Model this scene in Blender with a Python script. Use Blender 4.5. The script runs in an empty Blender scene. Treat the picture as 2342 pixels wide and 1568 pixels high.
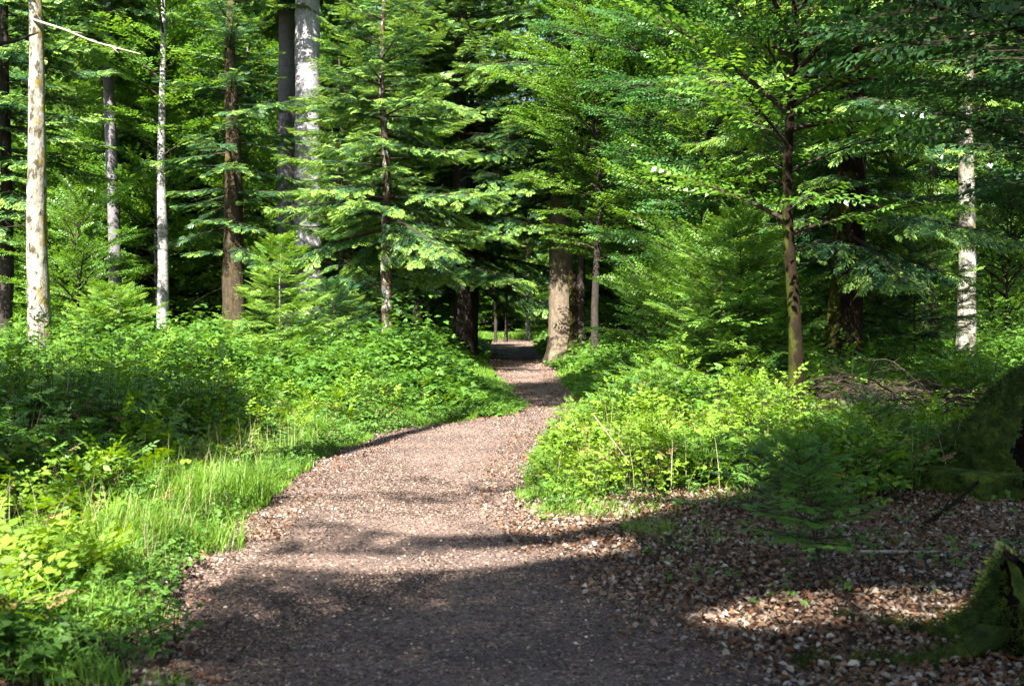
import bpy, math
import numpy as np
from mathutils import Vector

# ------------------------------------------------------------------ camera, world, sun, exposure
SC = bpy.context.scene
COL = SC.collection
FW, PCX, HZ, EYE = 2511.0, 1171.0, 735.0, 1.6          # focal and horizon in pixels of a 2342-wide view, eye height
cd = bpy.data.cameras.new("camera")
cam = bpy.data.objects.new("camera", cd)
COL.objects.link(cam)
cam.location = (0, 0, EYE)
cam.rotation_euler = (math.radians(90), 0, 0)
cd.sensor_width = 36.0
cd.lens = 36.0 * FW / 2342.0
cd.shift_y = -49.0 / 2342.0
cd.clip_start = 0.1
cd.clip_end = 2000
cd.dof.use_dof = True
cd.dof.focus_distance = 24.0
cd.dof.aperture_fstop = 4.0
SC.camera = cam

SUN_EL, SUN_AZ = 45.0, 196.0                            # azimuth clockwise from +Y (the view direction)
el, az = math.radians(SUN_EL), math.radians(SUN_AZ)
TO_SUN = np.array([math.sin(az) * math.cos(el), math.cos(az) * math.cos(el), math.sin(el)])
w = bpy.data.worlds.new("World")
SC.world = w
w.use_nodes = True
nt = w.node_tree
sky = nt.nodes.new("ShaderNodeTexSky")
sky.sky_type = 'NISHITA'
sky.sun_disc = False
sky.sun_elevation = el
sky.sun_rotation = az
nt.nodes['Background'].inputs[1].default_value = 0.055
nt.links.new(sky.outputs[0], nt.nodes['Background'].inputs[0])
sd = bpy.data.lights.new("sun", 'SUN')
sd.energy = 5.0
sd.angle = math.radians(0.5)
sd.color = (1.0, 0.95, 0.86)
so = bpy.data.objects.new("sun", sd)
COL.objects.link(so)
so.rotation_euler = Vector(TO_SUN).to_track_quat('Z', 'Y').to_euler()
SC.view_settings.view_transform = 'Standard'
SC.view_settings.look = 'None'
SC.view_settings.gamma = 1
SC.view_settings.exposure = 2.5
cy = SC.cycles
cy.max_bounces = 7
cy.diffuse_bounces = 4
cy.glossy_bounces = 2
cy.transmission_bounces = 4
cy.transparent_max_bounces = 4
cy.sample_clamp_indirect = 6
cy.caustics_reflective = False
cy.caustics_refractive = False
cy.use_denoising = True
cy.use_adaptive_sampling = True
cy.adaptive_threshold = 0.02

# ------------------------------------------------------------------ helpers
def px(x, D):
    return (x - PCX) / FW * D

def pz(y, D):
    return EYE + (HZ - y) / FW * D

def gd(y):
    return EYE * FW / (y - HZ)

def nrm(a):
    return a / np.maximum(np.linalg.norm(a, axis=-1, keepdims=True), 1e-9)

def _h(ix, iy, s):
    n = (ix * 374761393 + iy * 668265263 + s * 982451653) & 0xffffffff
    n = ((n ^ (n >> 13)) * 1274126177) & 0xffffffff
    return ((n ^ (n >> 16)) & 0xffff) / 65535.0

def noise2(x, y, s=0):
    x = np.asarray(x, float); y = np.asarray(y, float)
    ix = np.floor(x).astype(np.int64); iy = np.floor(y).astype(np.int64)
    fx = x - ix; fy = y - iy
    fx = fx * fx * (3 - 2 * fx); fy = fy * fy * (3 - 2 * fy)
    a = _h(ix, iy, s); b = _h(ix + 1, iy, s); c = _h(ix, iy + 1, s); d = _h(ix + 1, iy + 1, s)
    return (a + (b - a) * fx) * (1 - fy) + (c + (d - c) * fx) * fy

def fbm(x, y, s=0, o=3):
    t = 0; a = .5
    for k in range(o):
        t = t + a * noise2(x * 2 ** k, y * 2 ** k, s + k * 7); a *= .5
    return t / (1 - .5 ** o)

class MB:
    """collects quads; foliage quads own their four vertices, tubes share theirs"""
    def __init__(s):
        s.V = []; s.F = []; s.M = []; s.A = []; s.n = 0
    def mesh(s, V, F, mat=0, a=0.5):
        V = np.asarray(V, np.float32).reshape(-1, 3); F = np.asarray(F, np.int64).reshape(-1, 4)
        s.V.append(V); s.F.append(F + s.n); s.n += len(V)
        s.M.append(np.broadcast_to(np.asarray(mat, np.int32), (len(F),)))
        s.A.append(np.broadcast_to(np.asarray(a, np.float32), (len(F),)))
    def quads(s, Q, mat=0, a=0.5):
        Q = np.asarray(Q, np.float32).reshape(-1, 4, 3)
        s.mesh(Q.reshape(-1, 3), np.arange(len(Q) * 4).reshape(-1, 4), mat, a)
    def tube(s, P, R, sides=6, mat=0, a=0.5, cap=True):
        P = np.asarray(P, float); n = len(P); R = np.broadcast_to(np.asarray(R, float), (n,))
        T = nrm(np.gradient(P, axis=0))
        ref = np.array([0, 0, 1.]) if abs(T[:, 2]).mean() < .8 else np.array([1., 0, 0])
        U = nrm(np.cross(T, ref)); W = np.cross(U, T)
        th = np.linspace(0, 2 * np.pi, sides, endpoint=False)
        V = P[:, None] + R[:, None, None] * (np.cos(th)[None, :, None] * U[:, None] + np.sin(th)[None, :, None] * W[:, None])
        i = np.arange(n - 1)[:, None] * sides; j = np.arange(sides)[None]; k = (j + 1) % sides
        F = np.stack([i + j, i + k, i + sides + k, i + sides + j], -1)
        s.mesh(V, F, mat, a)
    def sticks(s, P0, P1, r0, r1, mat=0, a=0.5):
        """many three-sided tapered sticks"""
        P0 = np.asarray(P0, float).reshape(-1, 3); P1 = np.asarray(P1, float).reshape(-1, 3)
        if not len(P0): return
        T = nrm(P1 - P0); U = nrm(np.cross(T, np.array([.13, .21, .97]))); W = np.cross(U, T)
        r0 = np.broadcast_to(r0, (len(P0),))[:, None]; r1 = np.broadcast_to(r1, (len(P0),))[:, None]
        c = []
        for k in range(3):
            t = 2 * math.pi * k / 3
            o = math.cos(t) * U + math.sin(t) * W
            c.append((P0 + o * r0, P1 + o * r1))
        Q = np.stack([np.stack([c[k][0], c[(k + 1) % 3][0], c[(k + 1) % 3][1], c[k][1]], 1) for k in range(3)], 1)
        s.quads(Q, mat, a)
    def build(s, name, mats, parent=None, loc=None, smooth=True):
        V = np.concatenate(s.V); F = np.concatenate(s.F); M = np.concatenate(s.M); A = np.concatenate(s.A)
        me = bpy.data.meshes.new(name)
        me.vertices.add(len(V)); me.vertices.foreach_set('co', V.ravel())
        me.loops.add(len(F) * 4); me.loops.foreach_set('vertex_index', F.astype(np.int32).ravel())
        me.polygons.add(len(F))
        me.polygons.foreach_set('loop_start', np.arange(len(F), dtype=np.int32) * 4)
        me.polygons.foreach_set('material_index', M.astype(np.int32))
        if smooth:
            me.polygons.foreach_set('use_smooth', np.ones(len(F), bool))
        at = me.attributes.new('tint', 'FLOAT', 'FACE'); at.data.foreach_set('value', A.astype(np.float32))
        for m in mats: me.materials.append(m)
        me.update(calc_edges=True)
        o = bpy.data.objects.new(name, me); COL.objects.link(o)
        if parent is not None: o.parent = parent
        if loc is not None: o.location = loc
        return o

def tag(o, label=None, cat=None, group=None, kind=None):
    if label: o['label'] = label
    if cat: o['category'] = cat
    if group: o['group'] = group
    if kind: o['kind'] = kind
    return o

def empty(name, loc, label, cat, group=None, rz=0, s=1.0):
    o = bpy.data.objects.new(name, None); COL.objects.link(o)
    o.location = loc; o.rotation_euler = (0, 0, rz); o.scale = (s, s, s); o.empty_display_size = .3
    return tag(o, label, cat, group)

def copy_thing(o, loc, rz, s, label=None, group=None):
    c = o.copy(); COL.objects.link(c); c.location = loc; c.rotation_euler = (0, 0, rz); c.scale = s
    if label: c['label'] = label
    if group: c['group'] = group
    for ch in list(o.children):
        d = ch.copy(); COL.objects.link(d); d.parent = c
    return c

# ------------------------------------------------------------------ materials
class NT:
    def __init__(s, name):
        s.m = bpy.data.materials.new(name); s.m.use_nodes = True; s.t = s.m.node_tree; s.t.nodes.clear()
        s.out = s.t.nodes.new('ShaderNodeOutputMaterial')
    def n(s, ty, ins=None, **kw):
        x = s.t.nodes.new(ty)
        for k, v in kw.items(): setattr(x, k, v)
        for k, v in (ins or {}).items():
            if isinstance(v, bpy.types.NodeSocket): s.t.links.new(v, x.inputs[k])
            else: x.inputs[k].default_value = v
        return x
    def noise(s, scale, detail=4, rough=.55, vec=None, **kw):
        i = {'Scale': scale, 'Detail': detail, 'Roughness': rough}
        if vec is not None: i['Vector'] = vec
        return s.n('ShaderNodeTexNoise', i, **kw)
    def ramp(s, fac, stops):
        r = s.n('ShaderNodeValToRGB', {'Fac': fac})
        e = r.color_ramp.elements
        while len(e) < len(stops): e.new(.5)
        for q, (p, c) in zip(e, stops): q.position = p; q.color = (c[0], c[1], c[2], 1)
        return r.outputs[0]
    def mix(s, f, a, b):
        x = s.n('ShaderNodeMix', data_type='RGBA')
        for i, v in ((0, f), (6, a), (7, b)):
            if isinstance(v, bpy.types.NodeSocket): s.t.links.new(v, x.inputs[i])
            else: x.inputs[i].default_value = v if i == 0 else (*v, 1)
        return x.outputs[2]
    def math(s, op, a, b=0.0, clamp=False):
        x = s.n('ShaderNodeMath', operation=op, use_clamp=clamp)
        for i, v in enumerate((a, b)):
            if isinstance(v, bpy.types.NodeSocket): s.t.links.new(v, x.inputs[i])
            else: x.inputs[i].default_value = v
        return x.outputs[0]

def leaf_mat(name, dark, light, trans=0.35, tcol=1.5, spec=.25, rough=.5, nscale=.35):
    """leaf colour varies per leaf (tint) and in broad clumps (age and species of growth); part of the light passes through"""
    k = NT(name)
    at = k.n('ShaderNodeAttribute', attribute_name='tint')
    geo = k.n('ShaderNodeNewGeometry')
    nz = k.noise(nscale, 2, .5, geo.outputs['Position'])
    f = k.math('ADD', k.math('MULTIPLY', at.outputs['Fac'], .65), k.math('MULTIPLY', k.math('SUBTRACT', nz.outputs[0], .35), 1.1), True)
    c = k.mix(f, dark, light)
    p = k.n('ShaderNodeBsdfPrincipled', {'Base Color': c, 'Roughness': rough, 'Specular IOR Level': spec})
    hs = k.n('ShaderNodeHueSaturation', {'Hue': .485, 'Saturation': 1.12, 'Value': tcol, 'Fac': 1.0, 'Color': c})
    t = k.n('ShaderNodeBsdfTranslucent', {'Color': hs.outputs[0]})
    ms = k.n('ShaderNodeMixShader', {0: trans, 1: p.outputs[0], 2: t.outputs[0]})
    k.t.links.new(ms.outputs[0], k.out.inputs[0])
    return k.m

def rough_mat(name, colors, scale, stretch=(1, 1, 1), bump=.6, bscale=None, dist=.02, rough=.9, spec=.2, moss=None, spots=None, side=None):
    """bark, soil, dead wood: noise colour ramp, optional moss cover and pale or dark spots, bump"""
    k = NT(name)
    tc = k.n('ShaderNodeTexCoord')
    mp = k.n('ShaderNodeMapping', {'Vector': tc.outputs['Object'], 'Scale': stretch})
    n1 = k.noise(scale, 6, .65, mp.outputs[0])
    n = len(colors)
    c = k.ramp(n1.outputs[0], [(.3 + .4 * i / (n - 1), q) for i, q in enumerate(colors)])
    h = n1.outputs[0]
    if spots:
        v = k.noise(spots[1], 3, .7, mp.outputs[0])
        m = k.ramp(v.outputs[0], [(spots[2], (0, 0, 0)), (spots[2] + .10, (1, 1, 1))])
        c = k.mix(m, c, spots[0])
    if moss:
        g = k.n('ShaderNodeNewGeometry')
        v = k.noise(moss[1], 4, .6, tc.outputs['Object'])
        val = v.outputs[0]
        if side:
            sx = k.n('ShaderNodeVectorMath', {0: g.outputs['Normal'], 1: side}, operation='DOT_PRODUCT')
            val = k.math('ADD', val, sx.outputs['Value'])
        m = k.ramp(val, [(moss[2], (0, 0, 0)), (min(1, moss[2] + .12), (1, 1, 1))])
        n3 = k.noise(40, 3, .6, tc.outputs['Object'])
        mc = k.mix(n3.outputs[0], tuple(q * .5 for q in moss[0]), tuple(q * 1.3 for q in moss[0]))
        c = k.mix(m, c, mc)
    n2 = k.noise(bscale or scale * 2.5, 6, .7, mp.outputs[0])
    b = k.n('ShaderNodeBump', {'Strength': bump, 'Distance': dist, 'Height': n2.outputs[0]})
    p = k.n('ShaderNodeBsdfPrincipled', {'Base Color': c, 'Roughness': rough, 'Specular IOR Level': spec, 'Normal': b.outputs[0]})
    k.t.links.new(p.outputs[0], k.out.inputs[0])
    return k.m

def tint_mat(name, stops, rough=.8, spec=.2, trans=0):
    k = NT(name)
    at = k.n('ShaderNodeAttribute', attribute_name='tint')
    c = k.ramp(at.outputs['Fac'], stops)
    p = k.n('ShaderNodeBsdfPrincipled', {'Base Color': c, 'Roughness': rough, 'Specular IOR Level': spec})
    if trans:
        t = k.n('ShaderNodeBsdfTranslucent', {'Color': c})
        ms = k.n('ShaderNodeMixShader', {0: trans, 1: p.outputs[0], 2: t.outputs[0]})
        k.t.links.new(ms.outputs[0], k.out.inputs[0])
    else:
        k.t.links.new(p.outputs[0], k.out.inputs[0])
    return k.m

M_FIR = leaf_mat('fir_needles', (.018, .062, .026), (.055, .135, .045), .25, 1.4, .5, .45)
M_TIP = leaf_mat('fir_new_growth', (.15, .29, .045), (.29, .43, .07), .35, 1.25, .4)
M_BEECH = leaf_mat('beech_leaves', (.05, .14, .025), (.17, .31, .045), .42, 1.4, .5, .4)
M_BEECHD = leaf_mat('shaded_beech_leaves', (.02, .062, .02), (.045, .115, .03), .3, 1.4, .7, .35)  # beech leaf colour darkened to stand for shade
M_BEECHG = leaf_mat('cool_beech_leaves', (.03, .095, .03), (.10, .235, .06), .38, 1.4, .5, .4)
M_HERB = leaf_mat('bramble_leaves', (.04, .12, .02), (.135, .26, .04), .38, 1.4, .35, .45, 1.1)
M_HERBY = leaf_mat('yellow_herb_leaves', (.10, .22, .025), (.22, .33, .035), .4, 1.3, .3, .45, .6)
M_SEED = leaf_mat('seedling_needles', (.07, .17, .03), (.14, .29, .045), .3, 1.3, .3, .5, 3.)
M_DRY = leaf_mat('withered_leaves', (.12, .07, .03), (.32, .22, .10), .25, 1.2, .2, .6)
M_GRASS = leaf_mat('grass_blades', (.07, .17, .02), (.22, .36, .05), .4, 1.3, .3, .45, .9)
M_TWIG = rough_mat('twig_bark', [(.022, .016, .012), (.06, .046, .034)], 12, spec=.08)
M_TWIGP = rough_mat('pale_twig_bark', [(.22, .18, .13), (.42, .37, .28)], 12)
M_BPALE = rough_mat('pale_lichen_bark', [(.085, .07, .05), (.22, .205, .17), (.38, .37, .335)], 4, (1, 1, .5), 1.0, 10, .05,
                    moss=((.17, .13, .03), 2.5, .58), spots=((.05, .042, .025), 6, .52), side=(.16, .05, 0))
M_BBIRCH = rough_mat('speckled_pale_bark', [(.12, .11, .10), (.38, .365, .365)], 4, (1, 1, 2.2), .7, 14, .02,
                     spots=((.05, .04, .035), 5, .53))
M_BBLOTCH = rough_mat('blotched_brown_bark', [(.05, .035, .022), (.10, .07, .045)], 5, (1, 1, .6), 1.0, 12, .03, spots=((.42, .40, .38), 4, .53))
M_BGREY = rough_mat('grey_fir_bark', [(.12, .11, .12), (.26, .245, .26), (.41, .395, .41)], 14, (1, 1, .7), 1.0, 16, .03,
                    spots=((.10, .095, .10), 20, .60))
M_BSHADE = rough_mat('shaded_grey_bark', [(.10, .09, .10), (.18, .165, .175)], 9, (1, 1, .5), .8, 14, .03)  # grey bark with shade put into its colour
M_BBROWN = rough_mat('brown_scaly_bark', [(.016, .012, .008), (.045, .034, .02), (.085, .062, .03)], 9, (1, 1, .35), 1.0, 12, .04,
                     moss=((.16, .13, .03), 2, .62))
M_BTAN = rough_mat('light_brown_fir_bark', [(.065, .05, .034), (.125, .098, .068), (.18, .145, .105)], 10, (1, 1, .6), .8, 14, .025,
                   moss=((.06, .06, .018), 1.6, .60))
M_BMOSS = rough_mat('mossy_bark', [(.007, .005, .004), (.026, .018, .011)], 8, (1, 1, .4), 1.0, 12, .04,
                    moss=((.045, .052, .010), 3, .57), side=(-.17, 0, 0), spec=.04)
M_BDARK = rough_mat('dark_bark', [(.02, .016, .014), (.055, .046, .038)], 9, (1, 1, .4), 1.0, 12, .04, spec=.06)
M_DEAD = rough_mat('dead_wood', [(.16, .14, .12), (.34, .31, .28)], 10, (1, 1, 1), .6)
M_MOSS = rough_mat('moss', [(.015, .024, .006), (.045, .075, .010), (.12, .17, .018)], 9, (1, 1, 1), 1.0, 60, .03)
M_ROOT = rough_mat('rotten_root_soil_shade', [(.003, .002, .002), (.012, .009, .006)], 9, (1, 1, 1), 1.0, 20, .05, spec=.03)  # near-black soil; the shade of the hollow is put into its colour
M_SOIL = rough_mat('forest_soil', [(.025, .018, .012), (.07, .05, .034)], 3, (1, 1, 1), 1.0, 30, .03)
M_LITTER = tint_mat('dead_leaf', [(0, (.018, .010, .007)), (.25, (.11, .042, .017)), (.5, (.185, .108, .062)), (.75, (.25, .195, .15)), (1, (.40, .345, .29))], .65, .3, .12)
M_CHIP = tint_mat('bark_chip', [(0, (.04, .029, .026)), (.5, (.165, .115, .093)), (.85, (.35, .25, .19)), (1, (.62, .49, .37))], .8, .2)
M_STRAW = tint_mat('dry_grass_stalk', [(0, (.30, .30, .10)), (1, (.50, .45, .25))], .6, .3, .3)

def path_mat():
    k = NT('path_earth')
    g = k.n('ShaderNodeNewGeometry')
    n1 = k.noise(.9, 4, .6, g.outputs['Position'])
    n2 = k.noise(28, 5, .75, g.outputs['Position'])
    v = k.n('ShaderNodeTexVoronoi', {'Vector': g.outputs['Position'], 'Scale': 45})
    c = k.ramp(n2.outputs[0], [(.3, (.078, .057, .051)), (.5, (.18, .125, .103)), (.7, (.30, .215, .17))])
    c2 = k.mix(k.ramp(n1.outputs[0], [(.42, (0, 0, 0)), (.62, (.75, .75, .75))]), c, (.10, .074, .067))
    fl = k.ramp(v.outputs['Color'], [(.80, (0, 0, 0)), (.84, (1, 1, 1))])
    c3 = k.mix(k.math('MULTIPLY', fl, .55), c2, (.48, .34, .24))
    h = k.math('ADD', n2.outputs[0], k.math('MULTIPLY', v.outputs['Distance'], .5))
    b = k.n('ShaderNodeBump', {'Strength': .9, 'Distance': .03, 'Height': h})
    p = k.n('ShaderNodeBsdfPrincipled', {'Base Color': c3, 'Roughness': .95, 'Specular IOR Level': .15, 'Normal': b.outputs[0]})
    k.t.links.new(p.outputs[0], k.out.inputs[0])
    return k.m
M_PATH = path_mat()

# ------------------------------------------------------------------ ground and path
PY = np.array([-12, 4.8, 6.0, 7.65, 9.7, 11, 12.75, 15.2, 17.1, 18.4, 19.6, 21.1, 24.3, 29.8, 34.9, 47.3, 61.8, 89, 100])
PL = np.array([-1.3, -1.45, -1.85, -2.2, -2.24, -2.28, -2.25, -1.94, -1.2, -.35, .15, .22, .05, -.35, -.64, -1.05, -1.4, -1.6, -1.7])
PR = np.array([1.6, 1.35, .95, .52, .17, .17, .25, .5, .85, 1.15, 1.38, 1.45, 1.3, 1.32, 1.5, 1.4, 1.35, 1.75, 1.9])
def path_edges(y):
    return np.interp(y, PY, PL), np.interp(y, PY, PR)

def off_path(x, y):
    """metres outside the path (negative inside)"""
    l, r = path_edges(y)
    return np.maximum(l - x, x - r)

def sstep(a, b, t):
    t = np.clip((t - a) / (b - a), 0, 1)
    return t * t * (3 - 2 * t)

def ground_z(x, y):
    x = np.asarray(x, float); y = np.asarray(y, float)
    d = off_path(x, y)
    ins = sstep(0.0, .3, d)
    bank = (.10 * sstep(.2, 1.2, d) + .35 * (fbm(x * .16, y * .16, 3) - .4) * sstep(.5, 4, d)
            + .05 * (noise2(x * 1.3, y * 1.3, 5) - .5)) * sstep(.1, .8, d)
    # litter floor at the near right stays level
    near = sstep(10.5, 8.5, y) * sstep(0, 1, x)
    bank = bank * (1 - .8 * near)
    return bank * ins - .065 * (1 - sstep(-.05, .18, d + .12 * (noise2(x * 3, y * 3, 9) - .5)))

def path_z(x, y):
    return .05 * (fbm(x * .8, y * .8, 21) - .5) + .035 * (fbm(x * 3, y * 3, 22) - .5) + .008 * (noise2(x * 11, y * 11, 23) - .5)

def grid_axis(a, b, fine_a, fine_b, fine, coarse):
    return np.unique(np.concatenate([np.arange(a, fine_a, coarse), np.arange(fine_a, fine_b, fine), np.arange(fine_b, b + coarse, coarse)]))
xs = np.unique(np.concatenate([np.linspace(-400, -40, 16), np.arange(-40, -6, 1.0), np.arange(-6, 6, .1), np.arange(6, 40, 1.0), np.linspace(40, 400, 16)]))
ys = np.unique(np.concatenate([np.linspace(-200, -14, 12), np.arange(-14, 4, .5), np.arange(4, 32, .1), np.arange(32, 105, .8), np.linspace(105, 600, 20)]))
X, Y = np.meshgrid(xs, ys)
Z = ground_z(X, Y)
nx, ny = len(xs), len(ys)
I = (np.arange(ny - 1)[:, None] * nx + np.arange(nx - 1)[None]).ravel()
mb = MB(); mb.mesh(np.stack([X, Y, Z], -1), np.stack([I, I + 1, I + nx + 1, I + nx], -1))
tag(mb.build('ground', [M_SOIL]), 'dark brown forest soil beneath the undergrowth', kind='structure')

ys = np.unique(np.concatenate([np.arange(-12, 4, .5), np.arange(4, 30, .08), np.arange(30, 100, .5)]))
us = np.linspace(0, 1, 40)
l, r = path_edges(ys)
X = (l - .22)[:, None] + (r - l + .44)[:, None] * us[None]; Y = np.repeat(ys[:, None], 40, 1)
Z = path_z(X, Y)
I = (np.arange(len(ys) - 1)[:, None] * 40 + np.arange(39)[None]).ravel()
mb = MB(); mb.mesh(np.stack([X, Y, Z], -1), np.stack([I, I + 1, I + 41, I + 40], -1))
tag(mb.build('path', [M_PATH]), 'reddish brown earth path strewn with bark chips', kind='structure')

def surf_z(x, y):
    return np.where(off_path(x, y) < .1, np.maximum(path_z(x, y), ground_z(x, y)), ground_z(x, y))

# ------------------------------------------------------------------ small flakes: chips on the path and leaf litter
def rand_dirs(rng, n, up=1.0):
    v = rng.normal(size=(n, 3)); v[:, 2] = np.abs(v[:, 2]) + up * 2
    return nrm(v)

def flakes(mb, rng, P, L, W, up, curl, tint, mat=0):
    n = len(P); N = rand_dirs(rng, n, up); a = rng.uniform(0, 2 * np.pi, n)
    d0 = np.stack([np.cos(a), np.sin(a), np.zeros(n)], -1)
    D = nrm(d0 - N * (d0 * N).sum(-1, keepdims=True)); S = np.cross(N, D)
    L = L[:, None]; W = W[:, None]; c = curl[:, None]
    b = P - D * L * .5; t = P + D * L * .5
    l1 = P + S * W * .5 - D * L * .12 + N * c; r1 = P - S * W * .5 - D * L * .12 + N * c * rng.uniform(-.3, 1, (n, 1))
    l2 = P + S * W * .33 + D * L * .28 + N * c; r2 = P - S * W * .33 + D * L * .28 + N * c * .6
    Q = np.stack([np.stack([b, l1, l2, t], 1), np.stack([b, t, r2, r1], 1)], 1)
    mb.quads(Q, mat, np.repeat(tint, 2))

rng = np.random.default_rng(5)
mb = MB()
for (n, y0, y1, lo, hi) in ((110000, 4.3, 8.5, .006, .026), (80000, 8.5, 16, .009, .026), (22000, 16, 34, .015, .035), (7000, 34, 90, .03, .09)):
    y = y0 * (y1 / y0) ** rng.random(n)
    l, r = path_edges(y)
    u = rng.random(n) * 1.12 - .06
    x = l + (r - l) * u
    # worn earth along the middle keeps fewer chips
    edge = np.abs(u - .5) * 2
    keep = rng.random(n) < .22 + .78 * np.maximum(edge ** 2.5, sstep(.48, .6, fbm(x * 1.3, y * .6, 31)))
    x, y = x[keep], y[keep]; m = len(x)
    L = rng.uniform(lo, hi, m); z = surf_z(x, y) + L * .12
    t = np.clip(rng.beta(1.6, 2.6, m) + .25 * (rng.random(m) < .12), 0, 1)
    flakes(mb, rng, np.stack([x, y, z], -1), L, L * rng.uniform(.3, .8, m), .9, L * rng.uniform(0, .3, m), t)
tag(mb.build('bark_chips', [M_CHIP], smooth=False), 'bark chips and crumbled leaves strewn over the brown path', 'chips', kind='stuff')

mb = MB()
n = 150000
y = 4.2 + 7.0 * rng.random(n) ** 1.1
x = -3.2 + 9.6 * rng.random(n)
l, r = path_edges(y)
dr = x - r; dl = l - x
p = np.where(x > 0, sstep(-.6, .35, dr), sstep(-.35, .3, dl) * .55) * np.where(x > 0, sstep(11.2, 8.6, y - .25 * x), sstep(9.5, 7.5, y))
keep = rng.random(n) < p * np.where(dr > .0, 1, .75) * (.3 + 1.1 * sstep(.25, .5, fbm(x * 1.6, y * 1.6, 56)))
x, y = x[keep], y[keep]; m = len(x)
L = rng.uniform(.015, .05, m) * (1 + .35 * (rng.random(m) < .08)); z = surf_z(x, y) + .006 + .03 * rng.random(m) ** 2
t = np.clip(rng.normal(.52, .27, m) + .3 * (fbm(x * 2, y * 2, 55) - .5), 0, 1)
flakes(mb, rng, np.stack([x, y, z], -1), L, L * rng.uniform(.45, .75, m), .55, L * rng.uniform(.05, .4, m), t)
n_ = 700
x = rng.uniform(-2.8, 5.5, n_); y = rng.uniform(4.3, 10, n_); k = off_path(x, y) > -.5; x, y = x[k], y[k]; a = rng.uniform(0, 6.28, len(x)); q = rng.uniform(.02, .12, len(x))
p0 = np.stack([x, y, surf_z(x, y) + .022], -1); mb.sticks(p0, p0 + np.stack([np.cos(a) * q, np.sin(a) * q, rng.uniform(-.01, .03, len(x))], -1), .0028, .0015, 1)
# thin litter under the undergrowth and along the verges
n = 9000
y = 8 + 40 * rng.random(n) ** 1.5; s_ = rng.random(n) < .5
l, r = path_edges(y)
d = rng.exponential(.5, n) * (1 + 1.5 * (rng.random(n) < .3)) - .35
x = np.where(s_, l - d + .15, r + d - .15)
L = rng.uniform(.02, .05, n); z = surf_z(x, y) + .012
flakes(mb, rng, np.stack([x, y, z], -1), L, L * .6, .6, L * .25, np.clip(rng.normal(.5, .25, n), 0, 1))
tag(mb.build('leaf_litter', [M_LITTER, M_TWIG], smooth=False), 'curled brown and grey dead leaves carpeting the forest floor', 'leaf litter', kind='stuff')

# ------------------------------------------------------------------ foliage building blocks (templates in u along, s side, n up; length 1)
def diamond(u0, s0, ang, L, W, n0=0., drop=0., fold=.15):
    d = np.array([math.cos(ang), math.sin(ang)]); q = np.array([-d[1], d[0]])
    b = np.array([u0, s0]); t = b + d * L; m = b + d * L * .45
    a = m + q * W / 2; c = m - q * W / 2
    return [[*b, n0], [*a, n0 - drop * .45 + fold * W], [*t, n0 - drop], [*c, n0 - drop * .45 + fold * W]]

def fir_spray(pairs, wid, seed, tips=True, tp=.5, ip=0.):
    """a flat fir twig: rachis, paired shoots, lighter new growth at every end"""
    r = np.random.default_rng(seed); Q = []; Mt = []
    for i in range(pairs):
        u = .04 + .86 * i / pairs
        for s in (-1, 1):
            L = (.46 - .30 * u) * r.uniform(.75, 1.15); a = s * math.radians(r.uniform(36, 64)); dr = r.uniform(.0, .16) + tp * .12
            Q.append(diamond(u, 0, a, L, wid * r.uniform(.8, 1.2), 0, dr * L, -.2)); Mt.append(1 if r.random() < ip else 0)
            if tips:
                e = (u + math.cos(a) * L * .62, math.sin(a) * L * .62)
                Q.append(diamond(*e, a - s * .25, L * .62, wid * 1.05, -dr * L * .5 + .012, dr * L * .7 + .05 * r.random(), -.2)); Mt.append(1 if r.random() < tp else 0)
    Q.append(diamond(.0, 0, 0, .6, wid * .9, .005, .0)); Mt.append(0)
    Q.append(diamond(.5, 0, 0, .35, wid * .9, .005, .02)); Mt.append(0)
    Q.append(diamond(.82, 0, 0, .26, wid * 1.2, 0, .05)); Mt.append(1 if tips else 0)
    return np.array(Q, float), np.array(Mt)

def leaf_spray(pairs, L, W, seed, ang=50):
    """a beech twig: alternate leaves nearly in one plane"""
    r = np.random.default_rng(seed); Q = []; Mt = []
    for i in range(pairs):
        u = .08 + .84 * i / pairs
        s = 1 if i % 2 else -1
        a = s * math.radians(ang + r.uniform(-14, 14))
        Q.append(diamond(u, 0, a, L * r.uniform(.75, 1.15), W * r.uniform(.8, 1.15), r.uniform(-.03, .03), r.uniform(-.04, .12), r.uniform(.0, .3))); Mt.append(0)
    Q.append(diamond(.9, 0, r.uniform(-.3, .3), L, W, 0, .05, .1)); Mt.append(0)
    return np.array(Q, float), np.array(Mt)

def expand(mb, rng, T, P, D, N, S, mats=(0, 1), jit=.35, tipgain=None):
    """place template copies T=[(quads,mat),...] on frames"""
    n = len(P)
    if n == 0: return
    D = nrm(D); N = nrm(N - D * (N * D).sum(-1, keepdims=True)); B = np.cross(N, D)
    pick = rng.integers(0, len(T), n)
    for k, (Q, Mt) in enumerate(T):
        w_ = np.where(pick == k)[0]
        if not len(w_): continue
        q = Q.reshape(-1, 3)
        s = S[w_][:, None, None]
        V = P[w_][:, None] + s * (q[None, :, 0:1] * D[w_][:, None] + q[None, :, 1:2] * B[w_][:, None] + q[None, :, 2:3] * N[w_][:, None])
        a = np.clip(rng.random((len(w_), 1)) * (1 - jit) + rng.random((len(w_), len(Q))) * jit, 0, 1)
        mm = np.asarray(mats)[Mt][None].repeat(len(w_), 0)
        if tipgain is not None:
            old = rng.random(len(w_)) > tipgain
            mm[old] = mats[0]
        mb.quads(V, mm.ravel(), a.ravel())

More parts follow.
